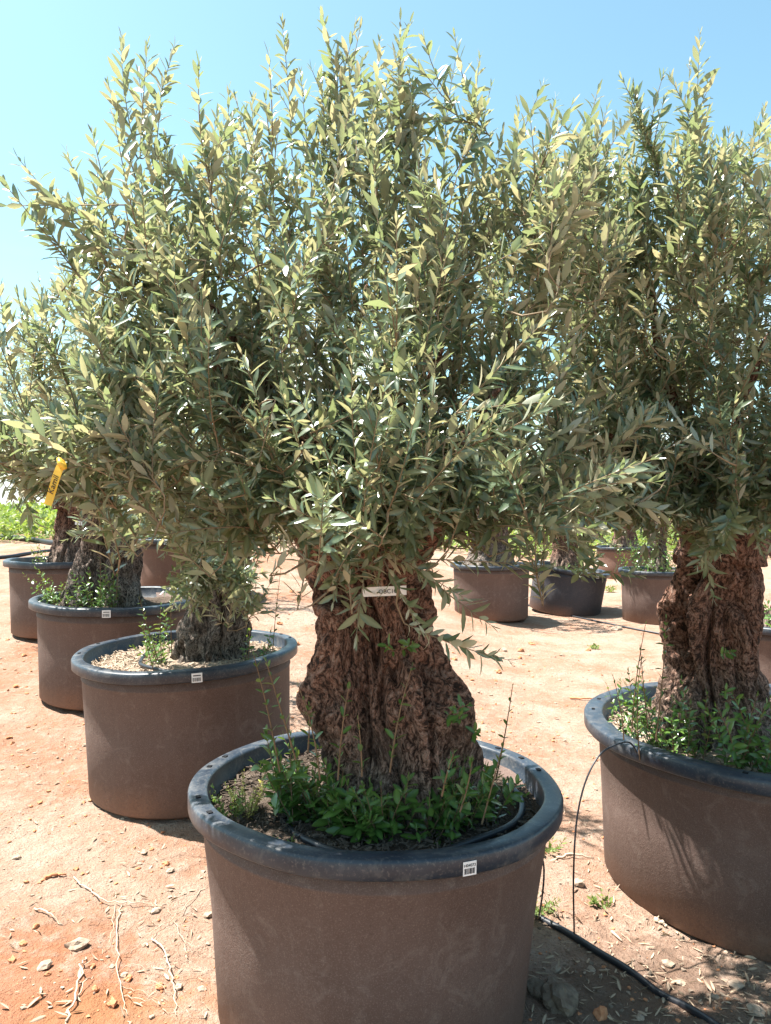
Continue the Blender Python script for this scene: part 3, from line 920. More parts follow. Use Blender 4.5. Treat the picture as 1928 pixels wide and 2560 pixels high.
# --- main tree
pm = POTS['M']
bM = np.array([D(850, 0, 2.52)[0], 2.52, pm['soil']])
rM = rows_d([(1120, 672, 905), (1180, 655, 905), (1250, 656, 925), (1330, 686, 945), (1385, 676, 962), (1440, 655, 985), (1500, 650, 1014), (1560, 680, 1028), (1620, 700, 1030), (1680, 700, 1045), (1760, 670, 1070)], 2.52, bM)
UP = (0.0, 0.0, 1.0)
tipsM = []
for (x, y, d, dr, Lg) in [
    (262, 82, 2.35, (-0.25, 0, 1), 0.38), (318, 100, 2.4, (0.05, 0, 1), 0.36), (376, 105, 2.4, (0.25, 0, 1), 0.36), (300, 160, 2.5, (-0.1, 0, 1), 0.4), (350, 190, 2.3, (0.1, 0, 1), 0.4),
    (610, 52, 2.35, (-0.05, 0, 1), 0.40), (697, 35, 2.4, (-0.12, 0, 1), 0.42), (768, 55, 2.4, (0.0, 0, 1), 0.42), (865, 45, 2.35, (0.22, 0, 1), 0.44), (885, 50, 2.4, (0.3, 0, 1), 0.40),
    (820, 90, 2.5, (0.1, 0, 1), 0.4), (730, 120, 2.4, (-0.1, 0, 1), 0.4), (650, 160, 2.5, (-0.1, 0, 1), 0.4), (785, 130, 2.3, (0.1, 0, 1), 0.4),
    (983, 135, 2.45, (-0.12, 0, 1), 0.40), (1036, 128, 2.4, (0.02, 0, 1), 0.42), (1060, 190, 2.5, (0.1, 0, 1), 0.40), (1172, 185, 2.4, (0.22, 0, 1), 0.42), (1200, 215, 2.45, (0.3, 0, 1), 0.38),
    (1120, 230, 2.5, (0.15, 0, 1), 0.4), (1292, 195, 2.45, (0.2, 0, 1), 0.42), (1310, 240, 2.4, (0.3, 0, 1), 0.38),
    (545, 215, 2.4, (-0.1, 0, 1), 0.36), (470, 245, 2.5, (-0.05, 0, 1), 0.36), (500, 260, 2.4, (0.1, 0, 1), 0.36), (905, 285, 2.3, (0.4, 0, 1), 0.36),
    (2, 445, 2.1, (-1, 0, -0.05), 0.34), (42, 345, 2.1, (-0.7, 0, 0.75), 0.34), (70, 400, 2.1, (-0.9, 0, 0.45), 0.30), (108, 530, 2.15, (-1, 0, 0.1), 0.32), (145, 330, 2.2, (-0.35, 0, 1), 0.34), (200, 290, 2.2, (-0.2, 0, 1), 0.34), (235, 185, 2.3, (-0.35, 0, 1), 0.36),
    # low hanging sprays
    (1095, 1425, 2.0, (0.75, -0.2, -0.35), 0.30), (1200, 1225, 2.0, (1, -0.1, 0.05), 0.36), (1060, 1350, 2.0, (0.6, -0.2, -0.5), 0.24), (770, 1375, 1.95, (-0.1, -0.5, -0.9), 0.20), (720, 1300, 1.95, (-0.3, -0.5, -0.8), 0.22),
    (905, 1350, 1.95, (0.3, -0.5, -0.8), 0.24), (690, 1240, 1.95, (-0.3, -0.4, -0.9), 0.22), (1000, 1290, 2.0, (0.6, -0.3, -0.5), 0.26),
    # sprays toward the viewer
    (830, 840, 1.62, (0.1, -0.55, 0.8), 0.30), (760, 790, 1.68, (-0.1, -0.5, 0.8), 0.30), (900, 860, 1.65, (0.3, -0.5, 0.7), 0.30), (1040, 930, 1.66, (0.5, -0.5, 0.55), 0.28), (640, 1050, 1.62, (-0.5, -0.55, 0.45), 0.28), (590, 1080, 1.66, (-0.6, -0.5, 0.3), 0.28),
    (700, 1060, 1.6, (0.1, -0.6, 0.5), 0.26), (1215, 870, 1.9, (0.9, -0.3, 0.25), 0.30), (1180, 690, 1.85, (0.6, -0.3, 0.7), 0.32),
    # long left side branches
    (30, 905, 1.85, (-0.9, -0.3, 0.3), 0.34), (90, 870, 1.85, (-0.6, -0.3, 0.7), 0.32), (20, 950, 1.85, (-1, -0.2, 0.0), 0.34), (140, 930, 1.8, (-0.6, -0.4, 0.6), 0.3), (200, 1000, 1.8, (-0.7, -0.4, 0.1), 0.30), (170, 690, 1.95, (-0.8, -0.2, 0.6), 0.34), (250, 1050, 1.85, (-0.7, -0.4, -0.2), 0.3), (240, 760, 1.85, (-0.5, -0.4, 0.7), 0.34)]:
    tipsM.append((C(x, y, d), dr, Lg))
lobM = [
    (C(720, 510, 2.45), (0.52, 0.55, 0.42), 1.5),
    (C(420, 560, 2.45), (0.46, 0.50, 0.42), 1.25),
    (C(1020, 520, 2.5), (0.46, 0.52, 0.42), 1.15),
    (C(300, 770, 2.3), (0.40, 0.42, 0.30), 0.9),
    (C(760, 850, 2.25), (0.62, 0.58, 0.36), 1.6),
    (C(1080, 820, 2.35), (0.40, 0.45, 0.34), 0.9),
    (C(520, 1000, 2.2), (0.40, 0.40, 0.22), 0.75),
    (C(900, 1025, 2.15), (0.42, 0.40, 0.16), 0.85),
    (C(740, 1110, 2.25), (0.24, 0.30, 0.06), 0.12),
    (C(330, 380, 2.4), (0.20, 0.25, 0.22), 0.16),
    (C(800, 330, 2.42), (0.26, 0.28, 0.22), 0.40),
    (C(1180, 1010, 2.2), (0.30, 0.30, 0.16), 0.35),
    (C(850, 1120, 1.98), (0.30, 0.16, 0.08), 0.22),
    (C(1060, 1085, 2.05), (0.26, 0.20, 0.07), 0.30),
    (C(590, 1070, 2.0), (0.22, 0.18, 0.08), 0.25),
    (C(1200, 480, 2.5), (0.28, 0.35, 0.32), 0.55),
    (C(160, 960, 2.0), (0.28, 0.28, 0.16), 0.45),
    (C(220, 560, 2.35), (0.26, 0.3, 0.30), 0.45),
]
make_tree('M', 'foremost olive tree with thick gnarled trunk and a white tag on it', bM, rM, D(800, 1100, 2.5), lobM, 1420, 11, llen=0.068, sp=0.0185, tpl=3,
          picks=300, tips=tipsM, limbs=9, stubs=(C(605, 945, 2.3), C(1060, 945, 2.3), C(850, 930, 2.4), C(690, 1010, 2.6)), tres=(260, 230), limb_r=0.075, flute=0.17,
          bumps=((-150, 0.88 - pm['soil'] + 0.12, 0.16, 16, 0.07), (-30, 0.30, 0.20, 24, 0.10), (-60, 0.15, 0.10, 20, 0.09), (-115, 0.35, -0.22, 7, 0.22), (-75, 0.42, -0.18, 6, 0.28), (-92, 0.55, -0.14, 5, 0.2), (-133, 0.74, -0.65, 15, 0.075), (-48, 0.40, -0.12, 8, 0.06), (-100, 0.1, 0.08, 16, 0.12)))

# --- right tree
pr = POTS['R']
bR = np.array([D(1585, 0, 3.33)[0], 3.33, pr['soil']])
rR = rows_d([(1130, 1480, 1620), (1200, 1462, 1640), (1260, 1448, 1650), (1330, 1428, 1640), (1390, 1428, 1632), (1450, 1432, 1645), (1520, 1420, 1670), (1590, 1405, 1705), (1660, 1395, 1740), (1740, 1385, 1760)], 3.33, bR)
tipsR = []
for (x, y, d, dr, Lg) in [
    (1512, 78, 2.6, (0.18, 0, 1), 0.50), (1490, 140, 2.6, (0.1, 0, 1), 0.46), (1540, 165, 2.65, (0.4, 0, 1), 0.36), (1450, 170, 2.6, (-0.4, 0, 1), 0.40), (1385, 250, 2.8, (-0.05, 0, 1), 0.40), (1335, 260, 2.8, (-0.1, 0, 1), 0.4), (1530, 240, 2.7, (0.3, 0, 1), 0.36),
    (1652, 235, 3.6, (0.1, 0, 1), 0.5), (1622, 320, 3.6, (-0.1, 0, 1), 0.45), (1600, 330, 3.4, (-0.2, 0, 1), 0.45), (1660, 310, 3.3, (0.1, 0, 1), 0.4), (1540, 300, 3.0, (0.1, 0, 1), 0.4), (1240, 290, 2.9, (-0.4, 0, 1), 0.4), (1430, 280, 2.8, (0, 0, 1), 0.4),
    (1540, 1290, 2.75, (-0.1, -0.4, -0.9), 0.30), (1640, 1180, 2.7, (0.2, -0.4, -0.9), 0.26), (1570, 1180, 2.7, (0.0, -0.5, -0.6), 0.26), (1660, 1010, 2.6, (0.2, -0.5, 0.3), 0.3), (1600, 1040, 2.6, (-0.2, -0.5, 0.2), 0.3)]:
    tipsR.append((C(x, y, d), dr, Lg))
lobR = [
    (C(1500, 560, 3.0), (0.55, 0.6, 0.50), 1.3),
    (C(1640, 640, 3.2), (0.5, 0.6, 0.55), 1.2),
    (C(1400, 760, 2.95), (0.45, 0.5, 0.36), 1.0),
    (C(1620, 900, 2.9), (0.5, 0.55, 0.32), 1.2),
    (C(1380, 960, 3.0), (0.48, 0.5, 0.26), 1.0),
    (C(1790, 800, 3.2), (0.5, 0.6, 0.6), 0.7),
    (C(1600, 1060, 2.85), (0.42, 0.40, 0.14), 0.5),
    (C(1250, 1040, 3.0), (0.36, 0.36, 0.16), 0.5),
    (C(1480, 430, 2.75), (0.28, 0.3, 0.20), 0.25),
    (C(1360, 450, 2.85), (0.30, 0.35, 0.25), 0.60),
    (C(1640, 480, 3.3), (0.34, 0.4, 0.30), 0.6),
    (C(1300, 640, 2.9), (0.32, 0.4, 0.34), 0.7),
    (C(1280, 860, 2.9), (0.32, 0.4, 0.30), 0.6),
    (C(1350, 1080, 3.0), (0.40, 0.36, 0.13), 0.6),
    (C(1610, 1070, 2.75), (0.34, 0.22, 0.10), 0.5),
    (C(1480, 1100, 2.8), (0.24, 0.2, 0.09), 0.3),
]
make_tree('R', 'olive tree with dark hollow in its trunk, growing in the wide tub', bR, rR, D(1560, 1090, 3.3), lobR, 1300, 23, llen=0.072, sp=0.0205, tpl=3,
          picks=300, tips=tipsR, limbs=8, stubs=(C(1490, 1020, 3.2), C(1640, 1010, 3.2)), tres=(220, 200), limb_r=0.08, flute=0.16,
          bumps=((-156, 0.47, -0.80, 13, 0.085), (-156, 0.73, -0.78, 12, 0.085), (-100, 0.45, -0.16, 6, 0.3), (-80, 0.3, -0.18, 6, 0.25), (-20, 0.15, 0.15, 20, 0.12), (-55, 0.55, 0.12, 16, 0.06), (-95, 0.12, 0.08, 14, 0.1)))

# --- tree in the second tub
p3 = POTS['P3']
b3 = np.array([uX(545, 4.3), 4.30, p3['soil']])
r3 = rows_d([(1090, 420, 548), (1180, 425, 552), (1250, 418, 552), (1310, 402, 546), (1360, 392, 540), (1400, 385, 540), (1430, 372, 546), (1470, 345, 556)], 4.30, b3)
lob3 = [(C(500, 900, 4.2), (0.75, 0.7, 0.42), 1.5), (C(300, 850, 4.1), (0.6, 0.6, 0.45), 1.2), (C(620, 760, 4.3), (0.6, 0.6, 0.5), 1.0), (C(470, 1110, 3.6), (0.34, 0.3, 0.20), 0.9),
        (C(330, 1060, 3.6), (0.36, 0.3, 0.18), 0.8), (C(250, 1000, 3.8), (0.35, 0.35, 0.2), 0.6), (C(460, 1250, 3.5), (0.19, 0.2, 0.14), 0.75), (C(560, 1150, 3.7), (0.2, 0.2, 0.16), 0.4)]
tips3 = [(C(x, y, d), dr, Lg) for (x, y, d, dr, Lg) in [(430, 1300, 3.4, (-0.3, -0.4, -0.8), 0.3), (400, 1250, 3.4, (-0.6, -0.4, -0.4), 0.3), (520, 1270, 3.4, (0.4, -0.4, -0.6), 0.3), (250, 1160, 3.5, (-0.7, -0.3, -0.4), 0.3), (620, 1190, 3.5, (0.6, -0.3, -0.5), 0.3)]]
make_tree('P3', 'olive tree in the pale-soiled tub, its trunk grey and leaning', b3, r3, D(480, 1090, 4.25), lob3, 680, 31, llen=0.070, sp=0.024, tpl=2,
          picks=300, tips=tips3, limbs=7, tres=(140, 120), limb_r=0.07, barkm=M_BARK_GREY)

# --- two-stemmed tree
p4 = POTS['P4']
b4 = np.array([uX(265, 5.8), 5.80, p4['soil']])
r4 = rows_d([(1060, 185, 300), (1120, 178, 305), (1180, 172, 306), (1230, 160, 310), (1280, 140, 314), (1330, 128, 322)], 5.80, b4)
lob4 = [(C(250, 900, 5.7), (0.8, 0.7, 0.5), 1.5), (C(150, 960, 5.5), (0.6, 0.6, 0.35), 1.0), (C(330, 1000, 5.6), (0.7, 0.6, 0.3), 0.9), (C(200, 1060, 5.3), (0.5, 0.5, 0.14), 0.35)]
make_tree('P4', 'grey-barked olive tree with a trunk split into two stems', b4, r4, D(240, 1060, 5.8), lob4, 460, 41, llen=0.062, sp=0.028, tpl=2, picks=100, limbs=6,
          tres=(120, 90), barkm=M_BARK_GREY, bumps=((-88, 0.3, -0.45, 10, 0.5), (-60, 0.2, 0.12, 25, 0.3), (-130, 0.2, 0.12, 25, 0.3)), depth=0.7)

# --- farthest of the left row
p5 = POTS['P5']
b5 = np.array([uX(170, 7.5), 7.5, p5['soil']])
r5 = rows_d([(1070, 120, 182), (1130, 117, 184), (1180, 112, 185), (1220, 105, 192), (1260, 98, 200)], 7.5, b5)
lob5 = [(C(110, 880, 7.4), (0.85, 0.8, 0.55), 1.5), (C(90, 740, 7.3), (0.42, 0.5, 0.45), 0.55), (C(20, 960, 7.2), (0.6, 0.6, 0.35), 0.8), (C(160, 1000, 7.2), (0.7, 0.6, 0.28), 0.8)]
tips5 = [(C(x, y, 7.3), dr, Lg) for (x, y, dr, Lg) in [(82, 590, (0, 0, 1), 0.6), (40, 640, (-0.2, 0, 1), 0.5), (125, 620, (0.2, 0, 1), 0.5), (170, 620, (0.1, 0, 1), 0.5), (15, 690, (-0.3, 0, 1), 0.5), (60, 680, (0, 0, 1), 0.5), (110, 690, (0.1, 0, 1), 0.5)]]
make_tree('P5', 'small-leaved olive tree beside the green weed bank, end of the left row', b5, r5, D(150, 1060, 7.5), lob5, 620, 51, llen=0.064, sp=0.03, tpl=2, picks=60, tips=tips5, limbs=5, tres=(90, 70))

def simple_tree(key, label, pot, uc, ul, ur, vtop, d, seed, n=260, height=1.7, width=0.95, tpl=1, barkm=M_BARK, low=0.0, lean=0.0):
    p = POTS[pot]
    b = np.array([uX(uc, d), d, p['soil']])
    hw = (ur - ul) / 2 * d / F
    zt = HC - (vtop - 1280) * d / F - b[2]
    rows = [(-0.08, -hw * 1.6, hw * 1.6), (0.05, -hw * 1.35, hw * 1.35), (zt * 0.4, -hw * 0.95 + lean * .3, hw * 1.0 + lean * .3), (zt * 0.75, -hw * 1.0 + lean * .7, hw * 0.95 + lean * .7), (zt, -hw * 0.9 + lean, hw * 0.9 + lean)]
    top = b + (lean, 0, zt)
    lob = [(top + (0, 0, height * 0.42), (width * 0.8, width * 0.8, height * 0.42), 1.6), (top + (-width * 0.45, -0.1, height * 0.25), (width * 0.6, width * 0.6, height * 0.26), 0.9),
           (top + (width * 0.45, 0, height * 0.3), (width * 0.6, width * 0.6, height * 0.28), 0.9), (top + (0.1, -0.3, 0.1 - low), (width * 0.75, width * 0.6, 0.16 + low * 0.6), 0.5)]
    return make_tree(key, label, b, rows, top, lob, n, seed, llen=0.068, sp=0.036, tpl=tpl, limbs=5, tres=(72, 50), barkm=barkm)

simple_tree('P6', 'olive tree in the reddish tub behind the two-stemmed tree', 'P6', 470, 440, 505, 1250, 9.0, 61)
simple_tree('C', 'olive tree with knobbly grey trunk in the pale brown tub', 'C', 1222, 1172, 1276, 1290, 10.6, 62, barkm=M_BARK_GREY, width=1.1)
simple_tree('B', 'olive tree with fluted trunk in the leaning dark tub', 'B', 1412, 1382, 1448, 1290, 11.5, 63, width=1.1, low=0.15)
simple_tree('A', 'olive tree with reddish trunk in the farthest reddish tub', 'A', 1560, 1534, 1588, 1280, 16.2, 64, width=1.2)
simple_tree('G', 'slim grey olive tree among bright green shoots', 'G', 1645, 1625, 1668, 1290, 10.7, 65, barkm=M_BARK_GREY, width=1.0)
simple_tree('E', 'olive tree behind the hollow-trunked tree, trunk mostly hidden', 'E', 1990, 1930, 2050, 1320, 6.2, 66, n=300, tpl=2)

# ------------------------------------------------------------------ basal shoots
def basal_shoot(parent, p, d, Lg, rs, llen, sp, mat=M_SHOOT, name='basal_shoot', wr=(0.17, 0.25), angle=(45, 80), stem_r=0.0022, tpl='broad', lab=None):
    base = np.array(parent.location)
    bend = rs.normal(size=3) * 0.08
    out = new_lv()
    shoot_leaves(rs, p, d, bend, Lg, sp, llen, out, angle=angle, wratio=wr, bare=0.12, tipscale=0.5)
    lv = arr_lv(out)
    me = leaves_mesh(name, lv, tpl, mat, base)
    st = MB()
    ss = np.linspace(0, 1, 6)
    st.tube(np.array([p + d * s * Lg + bend * s * s * Lg for s in ss]) - base, np.interp(ss, [0, 1], [stem_r, stem_r * 0.4]), 5, False)
    sm = st.mesh('stem', M_STEM)
    bm = bmesh.new(); bm.from_mesh(me); n0 = len(bm.faces)
    bm.from_mesh(sm); bm.faces.ensure_lookup_table()
    for f in bm.faces[n0:]: f.material_index = 1
    bm.to_mesh(me); bm.free(); bpy.data.meshes.remove(sm)
    me.materials.append(M_STEM)
    return link(bpy.data.objects.new(name, me), parent)

def basal_ring(tree, pot, seed, specs, scatter, llen=0.052, sp=0.022):
    rs = rng(seed)
    p = POTS[pot]
    e = TREES[tree]
    c = np.array([e.location[0], e.location[1]])
    for (ang0, ang1, r0, r1, n, h0, h1) in scatter:
        for i in range(n):
            t = math.radians(rs.uniform(ang0, ang1)); r = rs.uniform(r0, r1)
            b = np.array([c[0] + r * math.cos(t), c[1] + r * math.sin(t), p['soil'] - 0.01])
            d = nrm(np.array([math.cos(t) * 0.35, math.sin(t) * 0.35, 1]) + rs.normal(size=3) * 0.22)
            basal_shoot(e, b, d, rs.uniform(h0, h1), rs, llen * rs.uniform(0.8, 1.15), sp)
    for (u0, v0, u1, v1, d, ll, spc) in specs:
        a = P(u0, v0, d); b = P(u1, v1, d - 0.02)
        v = b - a
        basal_shoot(e, a, nrm(v), float(np.linalg.norm(v)), rs, ll, spc, angle=(35, 75), stem_r=0.003)

basal_ring('M', 'M', 5, [
    (700, 1930, 645, 1620, 2.25, 0.036, 0.034), (740, 1900, 668, 1660, 2.22, 0.038, 0.032), (800, 1950, 785, 1720, 2.20, 0.034, 0.036), (845, 1950, 860, 1690, 2.2, 0.036, 0.04), (975, 1930, 1008, 1640, 2.18, 0.036, 0.042), (905, 1940, 905, 1800, 2.18, 0.03, 0.03),
    (1240, 1950, 1292, 1715, 2.55, 0.024, 0.034), (1205, 2060, 1255, 1870, 2.2, 0.040, 0.028), (1105, 1990, 1128, 1870, 2.1, 0.042, 0.026), (1150, 2030, 1195, 1900, 2.15, 0.04, 0.026), (770, 1880, 780, 1760, 2.3, 0.03, 0.026)],
    [(-150, -40, 0.22, 0.32, 66, 0.09, 0.21), (-178, -140, 0.26, 0.38, 22, 0.12, 0.27), (-130, -60, 0.29, 0.34, 12, 0.05, 0.12), (-40, -10, 0.28, 0.35, 8, 0.08, 0.18)])
# shoots growing out of the bark
rsb = rng(91)
for (u, v, d) in [(985, 1630, 2.24), (1005, 1625, 2.24), (1120, 1790, 2.27), (1140, 1775, 2.27), (1150, 1800, 2.27), (1190, 1840, 2.4)]:
    basal_shoot(TREES['M'], P(u, v, d), nrm(np.array([rsb.normal() * 0.5, -0.8, 0.5])), 0.06, rsb, 0.038, 0.014)
basal_ring('R', 'R', 6, [(1600, 1900, 1570, 1600, 2.95, 0.034, 0.036), (1640, 1850, 1685, 1480, 2.9, 0.036, 0.05), (1620, 1820, 1600, 1640, 2.95, 0.03, 0.03), (1560, 1850, 1555, 1700, 3.0, 0.03, 0.03), (1580, 1830, 1590, 1580, 3.0, 0.03, 0.04)],
    [(-175, -95, 0.36, 0.50, 40, 0.14, 0.38), (-100, -40, 0.40, 0.52, 12, 0.08, 0.2)], llen=0.045, sp=0.022)
for (u, v) in [(1700, 1800), (1800, 1640), (1815, 1740), (1810, 1755)]:
    basal_shoot(TREES['R'], P(u, v, 2.98), nrm(np.array([rsb.normal() * 0.5, -0.8, 0.5])), 0.07, rsb, 0.042, 0.016)
basal_ring('P3', 'P3', 7, [(395, 1650, 340, 1480, 3.95, 0.04, 0.03), (430, 1640, 415, 1400, 4.0, 0.042, 0.035), (385, 1680, 345, 1550, 3.9, 0.034, 0.03), (680, 1660, 692, 1440, 4.2, 0.03, 0.05), (620, 1660, 628, 1560, 4.0, 0.03, 0.04)],
    [(160, 220, 0.28, 0.36, 12, 0.12, 0.4), (-60, -20, 0.28, 0.38, 6, 0.08, 0.25)], llen=0.042, sp=0.024)
basal_ring('P4', 'P4', 8, [(250, 1500, 258, 1390, 5.4, 0.04, 0.034), (290, 1500, 300, 1400, 5.4, 0.04, 0.034)], [(-160, -60, 0.30, 0.42, 34, 0.10, 0.34), (170, 200, 0.33, 0.42, 8, 0.08, 0.2)], llen=0.045, sp=0.026)
basal_ring('P5', 'P5', 9, [], [(160, 220, 0.18, 0.35, 10, 0.08, 0.3)], llen=0.04, sp=0.03)
basal_ring('G', 'G', 10, [], [(150, 330, 0.15, 0.42, 40, 0.25, 0.75)], llen=0.055, sp=0.04)
basal_ring('E', 'E', 12, [], [(150, 330, 0.25, 0.45, 20, 0.15, 0.45)], llen=0.05, sp=0.035)
basal_ring('B', 'B', 13, [], [(180, 330, 0.2, 0.4, 12, 0.08, 0.2)], llen=0.05, sp=0.035)
basal_ring('P6', 'P6', 14, [], [(180, 330, 0.2, 0.45, 16, 0.08, 0.22)], llen=0.05, sp=0.035)

# ------------------------------------------------------------------ weeds in the front tub
def weed(p, label, seed, n, h, mat, llen, spread=0.5, group=None):
    rs = rng(seed)
    e = empty('weed', tuple(p), label, 'weed', group)
    for i in range(n):
        t = rs.uniform(0, 6.28)
        d = nrm(np.array([math.cos(t) * spread, math.sin(t) * spread, 1.0]))
        basal_shoot(e, np.asarray(p) + np.array([math.cos(t), math.sin(t), 0]) * 0.012, d, h * rs.uniform(0.6, 1.1), rs, llen, llen * 0.42, mat, 'sprig', (0.16, 0.28), (35, 75), 0.0016, 2)
    return e
sz = pm['soil'] + 0.005
weed((P(575, 0, 2.33)[0], 2.33, sz), 'small pale green weed at the edge of the foremost tub', 1, 8, 0.11, M_WEED, 0.024)
weed((P(615, 0, 2.35)[0], 2.35, sz), 'yellow feathery weed growing in the foremost tub', 2, 14, 0.13, M_YWEED, 0.014, 0.4)
weed((P(705, 0, 2.12)[0], 2.12, sz), 'tiny bright green seedling inside the hose ring of the foremost tub', 3, 6, 0.05, M_WEED, 0.022)
for i, (u, v, lab, h) in enumerate([(1372, 2135, 'green weed tuft on the earth beside the foremost tub', 0.09), (1345, 2285, 'thin green weed at the foot of the foremost tub', 0.10), (1525, 1482, 'low green weed patch on bare earth before the farthest reddish tub', 0.16), (1505, 2265, 'small wilted weed by the black ground hose', 0.05), (1485, 1620, 'tiny grey-green seedling alone on the open bare earth', 0.05)]):
    p = ground_at(u, v); p[2] = gtop(p[0], p[1]) - 0.004
    weed(p, lab, 20 + i, 9, h, M_WEED, 0.03 if p[1] < 5 else 0.06, 0.9)

# ------------------------------------------------------------------ hoses
def hose(name, pts, r, label, n=8, group=None, sides=8, mat=M_HOSE):
    c = curve_pts(pts, n)
    o0 = c[0].copy()
    m = MB(); m.tube(c - o0, r, sides)
    return tag(m.build(name, mat, None, tuple(o0)), label, 'hose', group)

def ring_pts(pot, cx, cy, r, a0, a1, n, rs, lift=0.012):
    p = POTS[pot]; o = []
    for a in np.linspace(a0, a1, n):
        t = math.radians(a)
        rr = r * (1 + 0.05 * math.sin(3 * t + 1))
        o.append((cx + rr * math.cos(t), cy + rr * math.sin(t), p['soil'] + lift + 0.006 * math.sin(5 * t)))
    return o
hose('drip_hose', ring_pts('M', bM[0] + 0.01, 2.47, 0.385, -190, 20, 22, rng(1), 0.014), 0.0105, 'black drip hose ring lying on the soil of the foremost tub', group=None)
hose('drip_hose', ring_pts('R', bR[0] + 0.08, 3.36, 0.60, -190, -20, 18, rng(2), 0.022), 0.0115, 'black drip hose ring on the soil of the wide tub')
hose('drip_hose', ring_pts('P3', b3[0] - 0.02, 4.26, 0.40, 160, 260, 12, rng(2), 0.02), 0.010, 'black drip hose curving over pale soil of the second tub')

def ghose(name, uv, r, label, lift=None):
    pts = []
    for (u, v) in uv:
        p = ground_at(u, v)
        p[2] = gtop(p[0], p[1]) + (r * 0.75 if lift is None else lift)
        pts.append(p)
    return hose(name, pts, r, label)
ghose('ground_hose', [(1240, 2230), (1330, 2285), (1420, 2335), (1500, 2382), (1570, 2425), (1650, 2480), (1720, 2525), (1800, 2590), (1880, 2660)], 0.0125, 'black irrigation hose running over the earth between the front tubs')
ghose('ground_hose', [(1310, 1512), (1400, 1535), (1480, 1553), (1570, 1572), (1680, 1590)], 0.012, 'thin black irrigation line on open ground behind the wide tub')
ghose('water_pipe', [(-400, 1338), (-150, 1343), (0, 1348), (80, 1354), (150, 1364), (330, 1366)], 0.055, 'thick black water pipe lying before the green weed bank')
ghose('water_pipe', [(-200, 1408), (0, 1397), (60, 1390), (120, 1380), (200, 1374)], 0.03, 'thinner dark red pipe curving behind the left row of tubs')
# feeder tube from the ground hose over the wide tub's rim
ft = [ground_at(1436, 2338)]
ft[0][2] = gtop(ft[0][0], ft[0][1])
d0 = ft[0][1]
for (u, v, d) in [(1434, 2200, 2.72), (1441, 2060, 2.72), (1462, 1960, 2.74), (1495, 1893, 2.78), (1530, 1866, 2.83), (1575, 1857, 2.92)]:
    ft.append(P(u, v, d))
ft.append(np.array([P(1600, 0, 3.0)[0], 3.0, pr['soil'] + 0.02]))
hose('feeder_tube', ft, 0.0032, 'thin feeder tube arching from ground to the wide tub', sides=6)
ft = [ground_at(1347, 2295)]; ft[0][2] = gtop(ft[0][0], ft[0][1])
ft += [P(1357, 2230, 2.45), P(1360, 2170, 2.45), P(1352, 2130, 2.46)]
hose('feeder_tube', ft, 0.003, 'short feeder tube standing beside the foremost tub', sides=6)

# ------------------------------------------------------------------ tags
def tag_plate(name, label, center, xdir, ydir, w, h, mat, body=None, size=0.01, shear=0.0, shift=(0, 0), hole=None, knot=None, rot_text=0.0):
    e = empty(name, tuple(center), label, 'tag')
    x = Vector(xdir).normalized(); y = Vector(ydir); y = (y - x * y.dot(x)).normalized(); z = x.cross(y)
    e.rotation_euler = Matrix((x, y, z)).transposed().to_euler()
    m = MB()
    n = 8
    v = []; q = []
    for i in range(n + 1):
        s = i / n - 0.5
        bowz = 0.03 * w * math.sin(s * 5 + 0.4)
        for (yy, zz) in ((-h / 2, -0.0005), (h / 2, -0.0005), (h / 2, 0.0005), (-h / 2, 0.0005)):
            v.append((s * w, yy, bowz + zz))
    for i in range(n):
        for j in range(4):
            q.append((i * 4 + j, (i + 1) * 4 + j, (i + 1) * 4 + (j + 1) % 4, i * 4 + (j + 1) % 4))
    q.append((0, 1, 2, 3)); q.append((n * 4 + 3, n * 4 + 2, n * 4 + 1, n * 4))
    m.add(v, q)
    m.build('plate', mat, e, smooth=False)
    if body:
        t = link(bpy.data.objects.new('lettering', text_mesh(body, size, M_INK, shear)), e)
        t.location = (shift[0], shift[1], 0.03 * w * math.sin(shift[0] / w * 5 + 0.4) + 0.0022)
        t.rotation_euler = (0, 0, rot_text)
    if hole:
        hm = MB(); hm.box((hole[0], hole[1], 0.03 * w * math.sin(hole[0] / w * 5 + 0.4)), (0.002, 0, 0), (0, 0.002, 0), (0, 0, 0.0012))
        hm.build('punch_hole', M_HOLE, e, smooth=False)
    if knot:
        km = MB()
        km.tube([(knot - 0.004, -0.009, 0.0), (knot + 0.004, 0, 0.006), (knot + 0.012, 0.008, 0.0), (knot + 0.008, 0.002, -0.008), (knot, -0.006, -0.004), (knot + 0.006, -0.002, 0.007)], [0.005, 0.006, 0.005, 0.006, 0.006, 0.004], 6)
        km.build('knot', mat, e)
    return e
# white tag on the front trunk
tag_plate('trunk_tag', 'pinkish white tag with black code letters on the foremost trunk', P(962, 1478, 2.19), (1, 0.12, 0.04), (0, 0, 1), 0.125, 0.027, M_WHITE, 'OBC100', 0.017, 0, (0.012, -0.001))
# yellow strip on the long left branch; text runs along the strip
a = P(152, 1165, 1.56); b = P(118, 1262, 1.55)
tag_plate('branch_tag', 'yellow plastic strip tag with handwritten word hanging from a branch', (a + b) / 2, a - b, (-1, 0, 0), float(np.linalg.norm(a - b)), 0.0165, M_YELLOW, 'Kamil', 0.017, 0.25, (0.0, 0.0), (-0.046, 0), float(np.linalg.norm(a - b)) / 2)
tag_plate('trunk_tag', 'small white tag tied to the trunk at the end of the left row', P(210, 1309, 7.2), (1, 0, -0.12), (0, 0, 1), 0.17, 0.04, M_WHITE)

